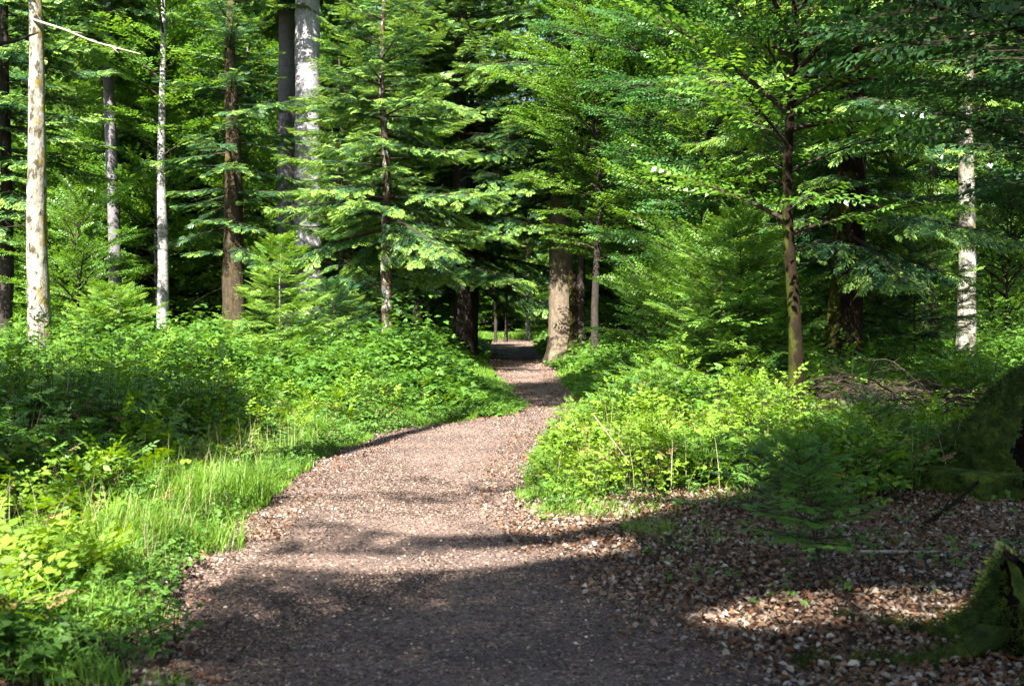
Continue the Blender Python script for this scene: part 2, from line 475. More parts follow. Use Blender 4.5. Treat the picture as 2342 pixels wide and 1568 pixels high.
FIR_HI = [fir_spray(9, .075, s) for s in range(4)]
FIR_LO = [fir_spray(5, .14, 10 + s) for s in range(3)]
FIR_HI_T = [fir_spray(9, .08, 60 + s, True, 1., .45) for s in range(4)]
FIR_LO_T = [fir_spray(5, .14, 70 + s, True, 1., .4) for s in range(3)]
OUTER = {}
BEECH_HI = [leaf_spray(9, .2, .125, 20 + s) for s in range(4)]
BEECH_LO = [leaf_spray(6, .30, .2, 30 + s) for s in range(3)]

def rotz(v, a):
    c, s = np.cos(a), np.sin(a)
    return np.stack([v[..., 0] * c - v[..., 1] * s, v[..., 0] * s + v[..., 1] * c, v[..., 2]], -1)

def branch(mb, rng, base, az_, L, e0, droop, up, T, size, d2, d3, r2, r0, mats=(0, 1), wood=2, t0=.15, sag=.12, twigs=True, tipgain=None, flat=.25, ang=56):
    h = np.array([math.cos(az_), math.sin(az_), 0.]); p_ = np.array([-h[1], h[0], 0.])
    bend = rng.uniform(-.12, .12) * L
    def pos(t):
        t = np.asarray(t, float)[..., None]
        return base + h * L * t * math.cos(e0) + np.array([0, 0, 1.]) * L * (t * math.sin(e0) - droop * t ** 2 + up * t ** 4) + p_ * bend * t ** 2
    n2 = max(3, int(L * (1 - t0) / d2) * 2)
    t = np.clip(np.linspace(t0, .99, n2) + rng.uniform(-.4, .4, n2) * (1 - t0) / n2, 0, 1)
    side = np.where(np.arange(n2) % 2, 1., -1.)
    P = pos(t); tan = nrm(pos(np.minimum(t + .03, 1.05)) - pos(t))
    a = side * np.radians(rng.uniform(ang - 10, ang + 10, n2)) * (1 - .3 * t)
    D2 = rotz(tan, a); D2[:, 2] += rng.uniform(-.12, .06, n2); D2 = nrm(D2)
    l2 = (L * r2 * (1 - t) ** .75 * np.minimum(1, .45 + (t - t0) * 2.2)) * rng.uniform(.6, 1.2, n2) + size * .4
    mx = int(np.ceil(l2.max() / d3))
    k = np.arange(mx)[None] * d3 + rng.uniform(0, d3 * .6, (n2, 1))
    ok = k < l2[:, None]
    kk = k[ok]; idx = np.repeat(np.arange(n2)[:, None], mx, 1)[ok]
    sP = P[idx] + D2[idx] * kk[:, None]; sP[:, 2] -= sag * kk ** 2
    j = np.repeat(np.arange(mx)[None], n2, 0)[ok]
    last = (kk + d3) >= l2[idx]
    fan = np.where(last, 0, np.where(j % 2, 1., -1.)) * np.radians(rng.uniform(25, 50, len(kk)))
    sD = rotz(D2[idx], fan); sD[:, 2] -= sag * 1.6 * kk + rng.uniform(-.05, .22, len(kk))
    N = np.array([0, 0, 1.]) + rng.normal(0, flat * 1.35, (len(kk), 3))
    S = size * rng.uniform(.75, 1.25, len(kk))
    # main-axis sprays
    tm = np.linspace(.3, 1, max(2, int(L * .7 / d3)))
    mP = pos(tm); mD = nrm(pos(tm + .03) - mP) + rng.normal(0, .12, (len(tm), 3))
    sP = np.concatenate([sP, mP]); sD = np.concatenate([sD, mD]); N = np.concatenate([N, np.array([0, 0, 1.]) + rng.normal(0, flat, (len(tm), 3))]); S = np.concatenate([S, np.full(len(tm), size)])
    To = OUTER.get(id(T))
    if To is not None:
        tt_ = np.concatenate([t[idx], tm]); lst = np.concatenate([(l2[idx] - kk) < d3 * 2.1, tm > .7])
        out = (rng.random(len(sP)) < (tipgain if tipgain is not None else 1)) & ((lst & (tt_ > .2)) | (tt_ > .72)) & (rng.random(len(sP)) < .85)
        expand(mb, rng, To, sP[out], sD[out] - np.array([0, 0, .12]), N[out], S[out], mats)
        sP, sD, N, S = sP[~out], sD[~out], N[~out], S[~out]; tipgain = .25 * (tipgain or 1)
    expand(mb, rng, T, sP, sD, N, S, mats, tipgain=tipgain)
    tt = np.linspace(0, 1, 8)
    mb.tube(pos(tt), r0 * (1 - tt * .85), 4, wood)
    if twigs:
        e = P + D2 * l2[:, None] * .9; e[:, 2] -= sag * (l2 * .9) ** 2
        mb.sticks(P, e, min(.006 + r0 * .12, r0 * .5), min(.003, r0 * .3), wood)

def axis_fn(H, lean, wig, seed):
    r = np.random.default_rng(seed); ph = r.uniform(0, 6.28, 4)
    def f(z):
        z = np.asarray(z, float); t = z / H
        x = lean[0] * t + wig * (np.sin(t * 5 + ph[0]) - math.sin(ph[0])) * .5 + wig * .3 * (np.sin(t * 13 + ph[1]) - math.sin(ph[1]))
        y = lean[1] * t + wig * (np.sin(t * 4 + ph[2]) - math.sin(ph[2])) * .5
        return np.stack([x, y, z], -1)
    return f

def trunk(mb, ax, H, r0, r1, flare=.5, lobes=5, seed=0, sides=20, dz=.25, mat=0, fh=.9, bump=.03, ztop=None):
    r = np.random.default_rng(seed)
    ztop = ztop or H
    z = np.unique(np.concatenate([np.linspace(-.25, 2.2, 14), np.arange(2.2, ztop, dz), [ztop]]))
    th = np.linspace(0, 2 * np.pi, sides, endpoint=False)
    R = r0 + (r1 - r0) * np.clip(z / H, 0, 1)
    fl = flare * r0 * np.exp(-np.maximum(z, 0) / (fh * .5))
    ph = r.uniform(0, 6.28); ph2 = r.uniform(0, 6.28)
    lob = .5 + .5 * np.cos(lobes * th + ph + .6 * np.sin(th + ph2))
    rad = R[:, None] + fl[:, None] * (.45 + .9 * lob[None])
    nzv = noise2(np.cos(th)[None] * 1.7 + z[:, None] * .25 + 50, np.sin(th)[None] * 1.7 + z[:, None] * 1.1 + 50, seed) - .5
    nz2 = noise2(th[None] * 3 + 9, z[:, None] * 3.5 + 50, seed + 3) - .5
    rad = rad * (1 + bump * 4 * nzv + bump * 2 * nz2)
    C = ax(np.clip(z, 0, H)); C[:, 2] = z
    V = C[:, None] + np.stack([rad * np.cos(th)[None], rad * np.sin(th)[None], np.zeros_like(rad)], -1)
    n = len(z)
    i = np.arange(n - 1)[:, None] * sides; j = np.arange(sides)[None]; k = (j + 1) % sides
    mb.mesh(V, np.stack([i + j, i + k, i + sides + k, i + sides + j], -1), mat)

def dead_twigs(mb, rng, ax, z0, z1, n, L, r0, mat=0, azr=None, droop=.25):
    for i in range(n):
        z = rng.uniform(z0, z1); a = rng.uniform(*(azr or (0, 6.28))); l = L * rng.uniform(.35, 1)
        b = ax(z); h = np.array([math.cos(a), math.sin(a), 0]); q = np.array([-h[1], h[0], 0])
        t = np.linspace(0, 1, 7)[:, None]
        P = b + h * l * t + np.array([0, 0, 1.]) * l * (rng.uniform(-.1, .25) * t - droop * rng.uniform(.4, 1.4) * t ** 2) + q * l * rng.uniform(-.3, .3) * t ** 2
        rr = .008 + .004 * l
        mb.tube(P, rr * (1 - .8 * t[:, 0]), 4, mat)
        m = rng.integers(3, 8); tt = rng.uniform(.25, .95, m)
        p0 = b + 0 * tt[:, None] + np.stack([np.interp(tt, t[:, 0], P[:, c]) for c in range(3)], -1) - b
        d = nrm(h * .8 + rng.normal(0, .6, (m, 3)) + q * rng.choice([-1, 1], (m, 1)) * .8)
        mb.sticks(p0, p0 + d * l * rng.uniform(.12, .4, (m, 1)), .005, .002, mat)

def fir_tree(name, loc, label, H, z0, r0, Lmax, bark, seed, group=None, cat='tree', lean=(0, 0), hi=True, ztrunk=0, wig=.15, r1=.03, whorl=.55, per=5, size=.34,
             d2=.2, d3=.2, dead=0, tipgain=.8, mats=None, gap=None, flare=.5, only=None, dens_top=None, sides=20, cname='crown', extra=None, dead_r=(1., 6.)):
    rng = np.random.default_rng(seed)
    root = empty(name, loc, label, cat, group)
    ax = axis_fn(H, lean, wig, seed)
    tb = MB(); trunk(tb, ax, H, r0, r1, flare, 5, seed, sides)
    if dead: dead_twigs(tb, rng, ax, dead_r[0], dead_r[1], dead, 2.2, .02, 1)
    tb.build('trunk', [bark, M_TWIG], root)
    cb = MB(); z = z0
    while z < H - .6:
        rel = (z - z0) / (H - z0)
        top = dens_top is not None and z > dens_top
        Lr = Lmax * min(1, .75 + rel * 1.6) * (1 - rel) ** .8 + .3
        k = per if not top else max(3, per - 1)
        a0 = rng.uniform(0, 6.28)
        for b in range(k):
            a = a0 + 6.283 * b / k + rng.normal(0, .25)
            if only and not only(a % 6.283, z): continue
            L = Lr * rng.uniform(.45, 1.3)
            if gap and gap(a % 6.283, z): continue
            e0 = math.radians(-6 + 28 * rel + rng.uniform(-8, 8))
            T = FIR_FINE if (hi and not top) else FIR_LO
            f = 1.0 if not top else 2.0
            branch(cb, rng, ax(z + rng.uniform(-.3, .3)), a, L, e0, .20 * (1 - rel), .09, T, size * (1 if not top else 2.), d2 * f, d3 * f,
                   .42, .012 + .011 * L, (0, 1), 2, twigs=hi and not top, tipgain=tipgain)
        z += whorl * (1.0 if not top else 1.5)
    if extra: extra(cb, rng, ax)
    if cb.n: cb.build(cname, mats or [M_FIR, M_TIP, M_TWIG], root)
    return root

def cut_sun_gaps(cb, loc):
    """cut leaves and twigs whose shadow would fall where sun patches are wanted"""
    for i in range(len(cb.F)):
        F = cb.F[i]; off = F.min(); V = cb.V[i]
        c = V[F - off].mean(1) + loc
        g = c - TO_SUN * (c[:, 2:3] / TO_SUN[2]); x, y = g[:, 0], g[:, 1]
        streak = noise2(x * .45 + 3 + .25 * y, y * 1.9, 90)
        lit = (x > -3.0) & (x < 3.6 - 1.15 * np.maximum(0, 12.2 - y) * (y < 12.2) + 1.3 * (y < 10.4)) & (x < 3.6) & (y > 8.1 + .5 * (noise2(x * 1.3, x * 0, 92) - .5)) & ((streak > .47) | (y > 11.8))
        lit |= (x > -1.9) & (x < .9) & (np.abs(y - 7.55 - .05 * x - .25 * np.sin(x * 1.7)) < .17 + .14 * noise2(x * 3, y, 93))
        lit |= ((x - 1.95) / 1.0) ** 2 + ((y - 6.05 - .10 * (x - 1.9)) / .40) ** 2 < .6 + .7 * noise2(x * 5, y * 7, 94)
        lit |= (x < -1.75) & (x > -4) & (y > 5.5) & (y < 9.6) & (noise2(x * 1.6, y * 2.6, 95) > .30)
        lit |= (x > -6.5) & (x < 6) & (y > 17.5) & ((y < 20.3 + .5 * noise2(x * 2, y, 96)) | (y > 32) | (x < -1.6) | (noise2(x * .6, y * 1.3, 97) > .72))
        keep = ~(lit & (len(V) == 4 * len(F)))  # drops loose quads that would shade the wanted sun patches
        cb.F[i] = F[keep]; cb.M[i] = cb.M[i][keep]; cb.A[i] = cb.A[i][keep]

def leaf_tree(name, loc, label, H, z0, r0, Lmax, bark, seed, group=None, cat='tree', lean=(0, 0), n=60, hi=True, size=.55, d2=.26, d3=.3, wig=.25, mats=None,
              flare=.35, prof=None, extra=None, dead=0, gaps=False, sides=16, e=(8, 38), cname='crown', only=None, sag=.05, flat=.3, topheavy=1.0):
    rng = np.random.default_rng(seed)
    root = empty(name, loc, label, cat, group)
    ax = axis_fn(H, lean, wig, seed)
    tb = MB(); trunk(tb, ax, H, r0, .02, flare, 4, seed, sides)
    if dead: dead_twigs(tb, rng, ax, 1, 6, dead, 2., .02, 1)
    tb.build('trunk', [bark, M_TWIG], root)
    cb = MB()
    for i in range(n):
        z = z0 + (H - z0 - .3) * ((i + rng.random()) / n) ** topheavy; rel = (z - z0) / (H - z0)
        L = Lmax * (prof(rel) if prof else (math.sin(math.pi * (.18 + .78 * rel)) ** .7)) * rng.uniform(.4, 1.3) + .3
        a = i * 2.4 + rng.normal(0, .4)
        if only and not only(a % 6.283, z): continue
        branch(cb, rng, ax(z), a, L, math.radians(rng.uniform(*e) + rel * 25), .14, .02, BEECH_HI if hi else BEECH_LO, size, d2, d3, .5,
               (.006 + .004 * L) if gaps else (.010 + .012 * L), (0, 0), 1, twigs=hi, sag=sag, flat=flat, ang=48)
    if extra: extra(cb, rng, ax)
    if gaps: cut_sun_gaps(cb, np.asarray(loc, float))
    if cb.n: cb.build(cname, mats or [M_BEECH, M_TWIG], root)
    return root

def at(x, D, z=None):
    X_ = px(x, D)
    return (X_, D, float(ground_z(X_, D)) if z is None else z)

# ------------------------------------------------------------------ more templates
def hexleaf(b, ang, L, W, fold=.2, drop=.1, n0=0.):
    d = np.array([math.cos(ang), math.sin(ang), 0]); q = np.array([-d[1], d[0], 0]); z = np.array([0, 0, 1.])
    b = np.array([*b, n0]); t = b + d * L - z * drop * L
    l1 = b + d * L * .3 + q * W * .5 + z * fold * W; r1 = b + d * L * .3 - q * W * .5 + z * fold * W
    l2 = b + d * L * .72 + q * W * .34 + z * (fold * W * .6 - drop * L * .5); r2 = b + d * L * .72 - q * W * .34 + z * (fold * W * .6 - drop * L * .5)
    return [[b, l1, l2, t], [b, t, r2, r1]]

def trifoil(seed):
    r = np.random.default_rng(seed); Q = []
    Q += hexleaf((.42, 0), r.uniform(-.1, .1), .58, .42)
    for s in (-1, 1): Q += hexleaf((.38, 0), s * r.uniform(.9, 1.25), .46, .32)
    Q.append([[0, .012, 0], [.42, .012, 0], [.42, -.012, 0], [0, -.012, 0]])
    return np.array(Q, float), np.zeros(len(Q), int)

def trifoil_lo(seed):
    r = np.random.default_rng(seed); Q = []
    Q.append(diamond(.3, 0, 0, .65, .42, 0, .12))
    for s in (-1, 1): Q.append(diamond(.3, 0, s * r.uniform(.9, 1.3), .5, .34, 0, .1))
    return np.array(Q, float), np.zeros(len(Q), int)

def compound(seed, pairs=4):
    """pinnate leaf such as ash, elder or raspberry cane"""
    r = np.random.default_rng(seed); Q = []
    for i in range(pairs):
        for s in (-1, 1): Q += hexleaf((.2 + .17 * i, 0), s * r.uniform(.8, 1.1), .30, .13, .1, .15)
    Q += hexleaf((.85, 0), 0, .32, .15)
    return np.array(Q, float), np.zeros(len(Q), int)

TRI = [trifoil(s) for s in range(3)]; TRI_LO = [trifoil_lo(s) for s in range(3)]; PIN = [compound(s) for s in range(2)]

def needle_shoot(seed, n=46, L=.17, W=.026):
    r = np.random.default_rng(seed); Q = []; M = []
    for i in range(n):
        u = i / n; s = 1 if i % 2 else -1; l = L * (1 - .45 * u ** 3) * r.uniform(.8, 1.1); a = r.uniform(.75, 1.15)
        up = r.uniform(-.15, .6)
        d = np.array([math.cos(a), s * math.sin(a) * math.cos(up), math.sin(a) * math.sin(up)]); b = np.array([u, 0, 0])
        q = np.array([.9, -.4 * s, 0]) * W
        Q.append([b - q * .5, b + d * l * .6 - q * .5, b + d * l, b + d * l * .6 + q * .5]); M.append(1 if u > .72 else 0)
    Q.append([[0, .01, 0], [.97, .004, 0], [.97, -.004, 0], [0, -.01, 0]]); M.append(2)
    return np.array(Q, float), np.array(M)
NEEDLE = [needle_shoot(s) for s in range(3)]
NEEDLE_LO = [needle_shoot(s, 16, .2, .05) for s in range(3)]
FIR_FINE = [fir_spray(8, .062, 50 + s) for s in range(6)]
FIR_FINE_T = [fir_spray(8, .07, 80 + s, True, .9, .55) for s in range(6)]
OUTER.update({id(FIR_HI): FIR_HI_T, id(FIR_LO): FIR_LO_T, id(FIR_FINE): FIR_FINE_T})

# ------------------------------------------------------------------ grass
def grass(mb, rng, x, y, h, lean=.5, wid=.005, dirx=None, mat=0, seg=2):
    n = len(x); z = surf_z(x, y) - .01
    a = rng.uniform(0, 2 * np.pi, n)
    d = np.stack([np.cos(a), np.sin(a), np.zeros(n)], -1)
    if dirx is not None: d = nrm(d + np.stack([dirx, np.zeros(n), np.zeros(n)], -1))
    s = np.stack([-d[:, 1], d[:, 0], np.zeros(n)], -1) * 1.0
    b = np.stack([x, y, z], -1); ln = (lean * rng.uniform(.3, 1.5, n) * h)[:, None]; H = h[:, None]; W = (wid * rng.uniform(.6, 1.5, n))[:, None]
    tr = np.linspace(0, 1, seg + 1)
    pts = [b + d * ln * t ** 2 + np.array([0, 0, 1.]) * H * (t - .28 * t ** 3 * np.clip(ln / H, 0, 1.2)) for t in tr]
    Q = np.stack([np.stack([pts[i] - s * W * (1 - tr[i] ** 1.5), pts[i] + s * W * (1 - tr[i] ** 1.5),
                            pts[i + 1] + s * W * (1 - tr[i + 1] ** 1.5) * 1.0 + s * 1e-5, pts[i + 1] - s * W * (1 - tr[i + 1] ** 1.5)], 1) for i in range(seg)], 1)
    mb.quads(Q, mat, np.repeat(rng.random(n), seg))

rng = np.random.default_rng(11)
mb = MB()
# verge of the left bank (near, shaded corner, lit tongue at the bend), right verge
def verge(n, y0, y1, side, spread, h0, h1, lean=.55, wid=.004, seg=2, pw=1.0):
    y = y0 + (y1 - y0) * rng.random(n) ** pw
    l, r = path_edges(y)
    d = rng.gamma(1.6, spread / 1.6, n) - .07 + .16 * (fbm(y * .8, np.full(n, side * 3.), 44) - .5)
    x = l - d if side < 0 else r + d
    h = rng.uniform(h0, h1, n) * (.4 + .6 * sstep(-.05, .35, d)) * (.12 + 1.35 * fbm(x * 2.3, y * 2.3, 45) ** 1.3)
    k = (noise2(x * 2.5, y * 2.5, 46) > .38) & (d > -.1 - .2 * noise2(x * 5, y * 5, 47))
    grass(mb, rng, x[k], y[k], h[k], lean, wid, -.5 * side * -1. + 2.8 * (noise2(x[k] * 1.7, y[k] * 1.7, 48) - .5), 0, seg)
verge(12000, 6.4, 10.5, -1, .45, .15, .42, .8, .0042, 3)
verge(7000, 4.7, 7.6, -1, .5, .12, .38, .9, .004, 3)
x = rng.uniform(-3.6, -1.6, 900); y = rng.uniform(6.5, 14, 900); k = off_path(x, y) > .1
STRAW = (x[k], y[k])
verge(26000, 10, 15.5, -1, .75, .2, .42, .5, .004)
verge(34000, 14.5, 19.5, -1, .8, .14, .32, .5, .005)
verge(9000, 18, 33, -1, .5, .12, .35, .5, .007)
verge(8000, 30, 60, -1, .5, .2, .4, .5, .012)
verge(8000, 55, 96, -1, 1.0, .3, .5, .5, .02)
verge(2200, 8.8, 10.2, 1, .35, .1, .28, .7, .0035, 3)
verge(9000, 9.8, 15, 1, .4, .15, .4, .6, .004)
verge(10000, 15, 21, 1, .5, .2, .45, .5, .005)
verge(9000, 22, 31, 1, .6, .15, .35, .5, .007)
verge(6000, 30, 60, 1, .5, .2, .45, .5, .012)
verge(8000, 55, 98, 1, 1.0, .3, .5, .5, .02)
# end of the straight: sunny grass where the path turns off
n = 9000
x = rng.uniform(-4, 5, n); y = rng.uniform(97, 112, n)
grass(mb, rng, x, y, rng.uniform(.35, .8, n), .4, .025)
# sparse grass on the litter to the right
for (cx, cyy, rr, n_) in ((px(1480, 8.3), 8.3, .22, 200), (px(1600, 8.0), 8.0, .3, 60), (px(1250, 10.0), 10, .3, 160), (px(1650, 9.6), 9.5, .25, 140)):
    a = rng.uniform(0, 6.28, n_); q = rr * np.sqrt(rng.random(n_))
    grass(mb, rng, cx + q * np.cos(a), cyy + q * np.sin(a), rng.uniform(.08, .2, n_), .8, .003, None, 0, 3)
tag(mb.build('verge_grass', [M_GRASS]), 'fine green grass along both edges of the brown path', 'grass', kind='stuff')

mb = MB(); grass(mb, rng, STRAW[0], STRAW[1], rng.uniform(.3, .62, len(STRAW[0])), .35, .0022, None, 0, 3)
x = rng.uniform(.3, 4, 500); y = rng.uniform(9.6, 15, 500); k = off_path(x, y) > .2
grass(mb, rng, x[k], y[k], rng.uniform(.3, .8, k.sum()), .35, .0025, None, 0, 3)
tag(mb.build('dry_stalks', [M_STRAW]), 'thin pale dry stalks standing up through the grass and herbs', 'dry grass', kind='stuff')
# countable tall tussocks on the left verge
for i, (tx, ty, n_, h_, lab) in enumerate((
        (540, 1155, 1300, .5, 'bushy bright grass tussock leaning over the left edge of the path'),
        (400, 1190, 800, .55, 'coarse grass tussock with arching pale blades beside the broad round leaf'),
        (300, 1270, 800, .5, 'dense green grass tussock left of the coarse arching one'),
        (465, 1250, 400, .3, 'short lit tussock nearest the pale leaf litter at the path edge'),
        (200, 1340, 500, .4, 'yellow green tussock among the sunlit herbs at lower left'))):
    D = gd(ty); x0 = px(tx, D)
    mb = MB(); a = rng.uniform(0, 6.28, n_); q = .3 * np.sqrt(rng.random(n_))
    grass(mb, rng, x0 + q * np.cos(a), D + q * np.sin(a), h_ * rng.uniform(.4, 1.15, n_), .75, .0035, None, 0, 4)
    tag(mb.build('grass_tussock', [M_GRASS]), lab, 'grass tussock', 'tall grass tussocks on the left verge')

# ------------------------------------------------------------------ undergrowth masses
def herbs(mb, rng, x, y, h, K, T, size, mats, stem=None, tight=.16, up=.3):
    """x,y,h per plant; K leaves each, carried near the top"""
    n = len(x); z = surf_z(x, y)
    f = rng.beta(2.6, 1.3, (n, K)); a = rng.uniform(0, 2 * np.pi, (n, K)); rr = tight * rng.uniform(.0, 1, (n, K))
    lx, ly = rng.normal(0, .12, (2, n, 1)) * h[:, None]
    P = np.stack([x[:, None] + lx * f + rr * np.cos(a), y[:, None] + ly * f + rr * np.sin(a), z[:, None] + h[:, None] * f], -1).reshape(-1, 3)
    D = np.stack([np.cos(a), np.sin(a), rng.uniform(-.35, up + .3, (n, K))], -1).reshape(-1, 3)
    N = np.array([0, 0, 1.]) + rng.normal(0, .32, P.shape)
    S = size * rng.uniform(.6, 1.3, n * K) * (1.15 - .35 * f.ravel())
    expand(mb, rng, T, P, D, N, S, mats)
    if stem is not None:
        mb.sticks(np.stack([x, y, z], -1), np.stack([x + lx[:, 0], y + ly[:, 0], z + h * .95], -1), .004, .002, stem)

def herb_height(x, y):
    d = off_path(x, y)
    hh = (.12 + .42 * sstep(.1, 1.8, d)) * (.25 + 1.5 * sstep(.25, .8, noise2(x * .9, y * .9, 61))) * (.55 + .9 * noise2(x * 2.4, y * 2.4, 64))
    hh = hh + .6 * sstep(.50, .68, fbm(x * .33 + 9, y * .33, 62)) * sstep(.5, 2.5, d) * sstep(16.5, 21, y)
    return hh

def scatter(rng, n, y0, y1, side, dmin=.0, pw=1.0, spread=.55):
    y = y0 + (y1 - y0) * rng.random(n) ** pw
    l, r = path_edges(y); hw = .466 * y * 1.12 + 1.0
    if side < 0: x = l - dmin - rng.random(n) ** .9 * (l - dmin + hw)
    else: x = r + dmin + rng.random(n) ** .9 * (hw - r - dmin)
    return x, y

rng = np.random.default_rng(23)
# left bank, near: low bramble and wood herbs
mb = MB()
x, y = scatter(rng, 9500, 4.6, 19, -1, .25, .8)
k = (x < -2.0) | (y > 12)
x, y = x[k], y[k]
zone = off_path(x, y) > .35 + .35 * noise2(x * 1.5, y * 1.5, 70)
x, y = x[zone], y[zone]
h = herb_height(x, y) * rng.uniform(.45, 1.2, len(x)) * np.where(rng.random(len(x)) < .04, 1.5, 1) * np.where(y < 7, .9, 1) * .78 * (.7 + .3 * sstep(.3, 2, off_path(x, y)))
sp = fbm(x * .5, y * .5, 71) + .1 * rng.random(len(x))
yel = (y < 8.6) & (y > 5.6) & (noise2(x * 1.2, y * 1.2, 72) > .35)
a_ = (sp < .56) & ~yel
herbs(mb, rng, x[a_], y[a_], h[a_], 8, TRI, .125, (0, 0), 2)
b_ = (sp >= .56) & ~yel
herbs(mb, rng, x[b_], y[b_], h[b_] * 1.1, 6, PIN, .19, (0, 0), 2)
herbs(mb, rng, x[yel], y[yel], h[yel] * 1.1, 8, TRI, .095, (1, 1), 2, up=.5)
k = rng.random(len(x)) < .05
herbs(mb, rng, x[k], y[k], h[k] * 1.45 + .1, 12, BEECH_LO, .24, (1, 1), 2, up=.8, tight=.05)
k = (rng.random(len(x)) < .05) & (y > 8)
herbs(mb, rng, x[k], y[k], h[k] * .9 + .05, 5, TRI, .2, (0, 0), 2)
k = rng.random(len(x)) < .05
herbs(mb, rng, x[k], y[k], h[k] * .8 + .1, 6, PIN, .16, (3, 3), 2)
tag(mb.build('bramble_undergrowth', [M_HERB, M_HERBY, M_TWIG, M_DRY]), 'dense low bramble and herbs covering the left bank beside the path', 'undergrowth', kind='stuff')

# right of the path, near
mb = MB()
x, y = scatter(rng, 9500, 8.7, 20, 1, .1, .9)
lim = 9.4 + 1.0 * noise2(x * 1.1, y * 0, 75) - .25 * np.clip(x - .4, 0, 3) + 1.1 * sstep(2.6, 4, x)
k = (y > lim) & (off_path(x, y) > .1 + .35 * noise2(x * 2, y * 2, 76) * sstep(15, 11, y))
x, y = x[k], y[k]
h = (.18 + .30 * sstep(.0, 1.5, off_path(x, y))) * (.35 + 1.2 * sstep(.2, .8, noise2(x * 1.1, y * 1.1, 77))) * rng.uniform(.55, 1.15, len(x)) * (.45 + .55 * sstep(0, 1.3, y - (9.4 - .25 * np.clip(x - .4, 0, 3))))
h = h * (1 - .5 * sstep(2.8, 3.6, x) * sstep(17, 15, y))
sp = fbm(x * .6, y * .6, 78)
yel = (x < 3.0) & (y < 15) & (noise2(x * .9, y * .9, 79) > .3)
herbs(mb, rng, x[yel], y[yel], h[yel] * 1.1, 8, TRI, .10, (1, 1), 2, up=.5)
a_ = ~yel & (sp < .5); herbs(mb, rng, x[a_], y[a_], h[a_], 8, TRI, .125, (0, 0), 2)
b_ = ~yel & (sp >= .5); herbs(mb, rng, x[b_], y[b_], h[b_] * 1.15, 6, PIN, .18, (0, 0), 2)
k = rng.random(len(x)) < .05
herbs(mb, rng, x[k], y[k], h[k] * 1.4 + .1, 12, BEECH_LO, .22, (1, 1), 2, up=.8, tight=.05)
k = rng.random(len(x)) < .04
herbs(mb, rng, x[k], y[k], h[k] * .8 + .1, 6, PIN, .16, (3, 3), 2)
tag(mb.build('herb_undergrowth', [M_HERB, M_HERBY, M_TWIG, M_DRY]), 'sunlit yellow green herbs and brambles filling the ground right of the path', 'undergrowth', kind='stuff')

# scattered small plants on the litter floor
mb = MB(); n = 2600
y = 5 + 16 * rng.random(n); l, r = path_edges(y); sd_ = rng.random(n) < .6; d = rng.gamma(1.5, .3, n)
x = np.where(sd_, l - d, r + d); k = sd_ | (y > 9.2); x, y = x[k], y[k]
herbs(mb, rng, x, y, rng.uniform(.05, .24, len(x)), 6, TRI, .075, (0, 0), 1, tight=.09)
n = 150
x = rng.uniform(.9, 5.5, n); y = rng.uniform(5.2, 10, n); k = off_path(x, y) > .15; x, y = x[k], y[k]
herbs(mb, rng, x, y, rng.uniform(.04, .16, len(x)), 5, TRI, .07, (0, 0), 1, tight=.07)
tag(mb.build('litter_seedlings', [M_HERB, M_TWIG]), 'low green seedlings and clover poking through grass and dead leaves', 'seedlings', kind='stuff')

# mid distance, both sides
mb = MB()
for side in (-1, 1):
    x, y = scatter(rng, 15000, 18.5, 46, side, .25, 1.15)
    d = off_path(x, y); h = herb_height(x, y) * rng.uniform(.5, 1.2, len(x)) * (.35 + .65 * sstep(.2, 1.3, d))
    herbs(mb, rng, x, y, h, 9, TRI_LO, .21, (0, 0), None, tight=.28)
tag(mb.build('mid_undergrowth', [M_HERB]), 'leafy undergrowth spreading between the tree trunks on both sides', 'undergrowth', kind='stuff')
mb = MB()
for side in (-1, 1):
    x, y = scatter(rng, 11000, 44, 125, side, .6, 1.0)
    h = (.3 + 1.0 * fbm(x * .12, y * .12, 81)) * rng.uniform(.5, 1.3, len(x)) * (.35 + .65 * sstep(.3, 2.5, off_path(x, y)))
    herbs(mb, rng, x, y, h, 8, TRI_LO, .45, (0, 0), None, tight=.7)
tag(mb.build('far_undergrowth', [M_HERB]), 'distant green undergrowth under the far trees', 'undergrowth', kind='stuff')

# ------------------------------------------------------------------ shrubs one can tell apart
def shrub(loc, H, R, seed, label, n=14, T=None, size=.3, mats=None, name='leafy_shrub', cat='shrub', group='leafy shrubs beside the path', tipdir=.6, k=26):
    rng = np.random.default_rng(seed)
    root = empty(name, loc, label, cat, group)
    tb = MB(); cb = MB()
    for i in range(n):
        a = rng.uniform(0, 6.28); rr = R * math.sqrt(rng.random()); hh = H * (1 - .45 * (rr / R) ** 2) * rng.uniform(.7, 1.08)
        t = np.linspace(0, 1, 8)[:, None]
        h = np.array([math.cos(a), math.sin(a), 0])
        P = h * rr * t ** 1.3 + np.array([0, 0, 1.]) * hh * t + rng.normal(0, .04, (1, 3)) * np.sin(t * 5)
        P[:, 2] -= .05
        tb.tube(P, .012 * (1 - .8 * t[:, 0]), 4)
        tt = rng.uniform(.12, 1, k); p = np.stack([np.interp(tt, t[:, 0], P[:, c]) for c in range(3)], -1)
        b = rng.uniform(0, 6.28, k); dd = np.stack([np.cos(b), np.sin(b), rng.uniform(-.2, .5, k)], -1) + h * .5
        p2 = p + nrm(dd) * rng.uniform(0, .32, (k, 1)) * (1.1 - tt[:, None] * .6)
        expand(cb, rng, T or BEECH_HI, p2, dd, np.array([0, 0, 1.]) + rng.normal(0, .3, (k, 3)), size * rng.uniform(.6, 1.2, k), (0, 0))
    tb.build('stems', [M_TWIG], root); cb.build('foliage', mats or [M_HERB], root)
    return root

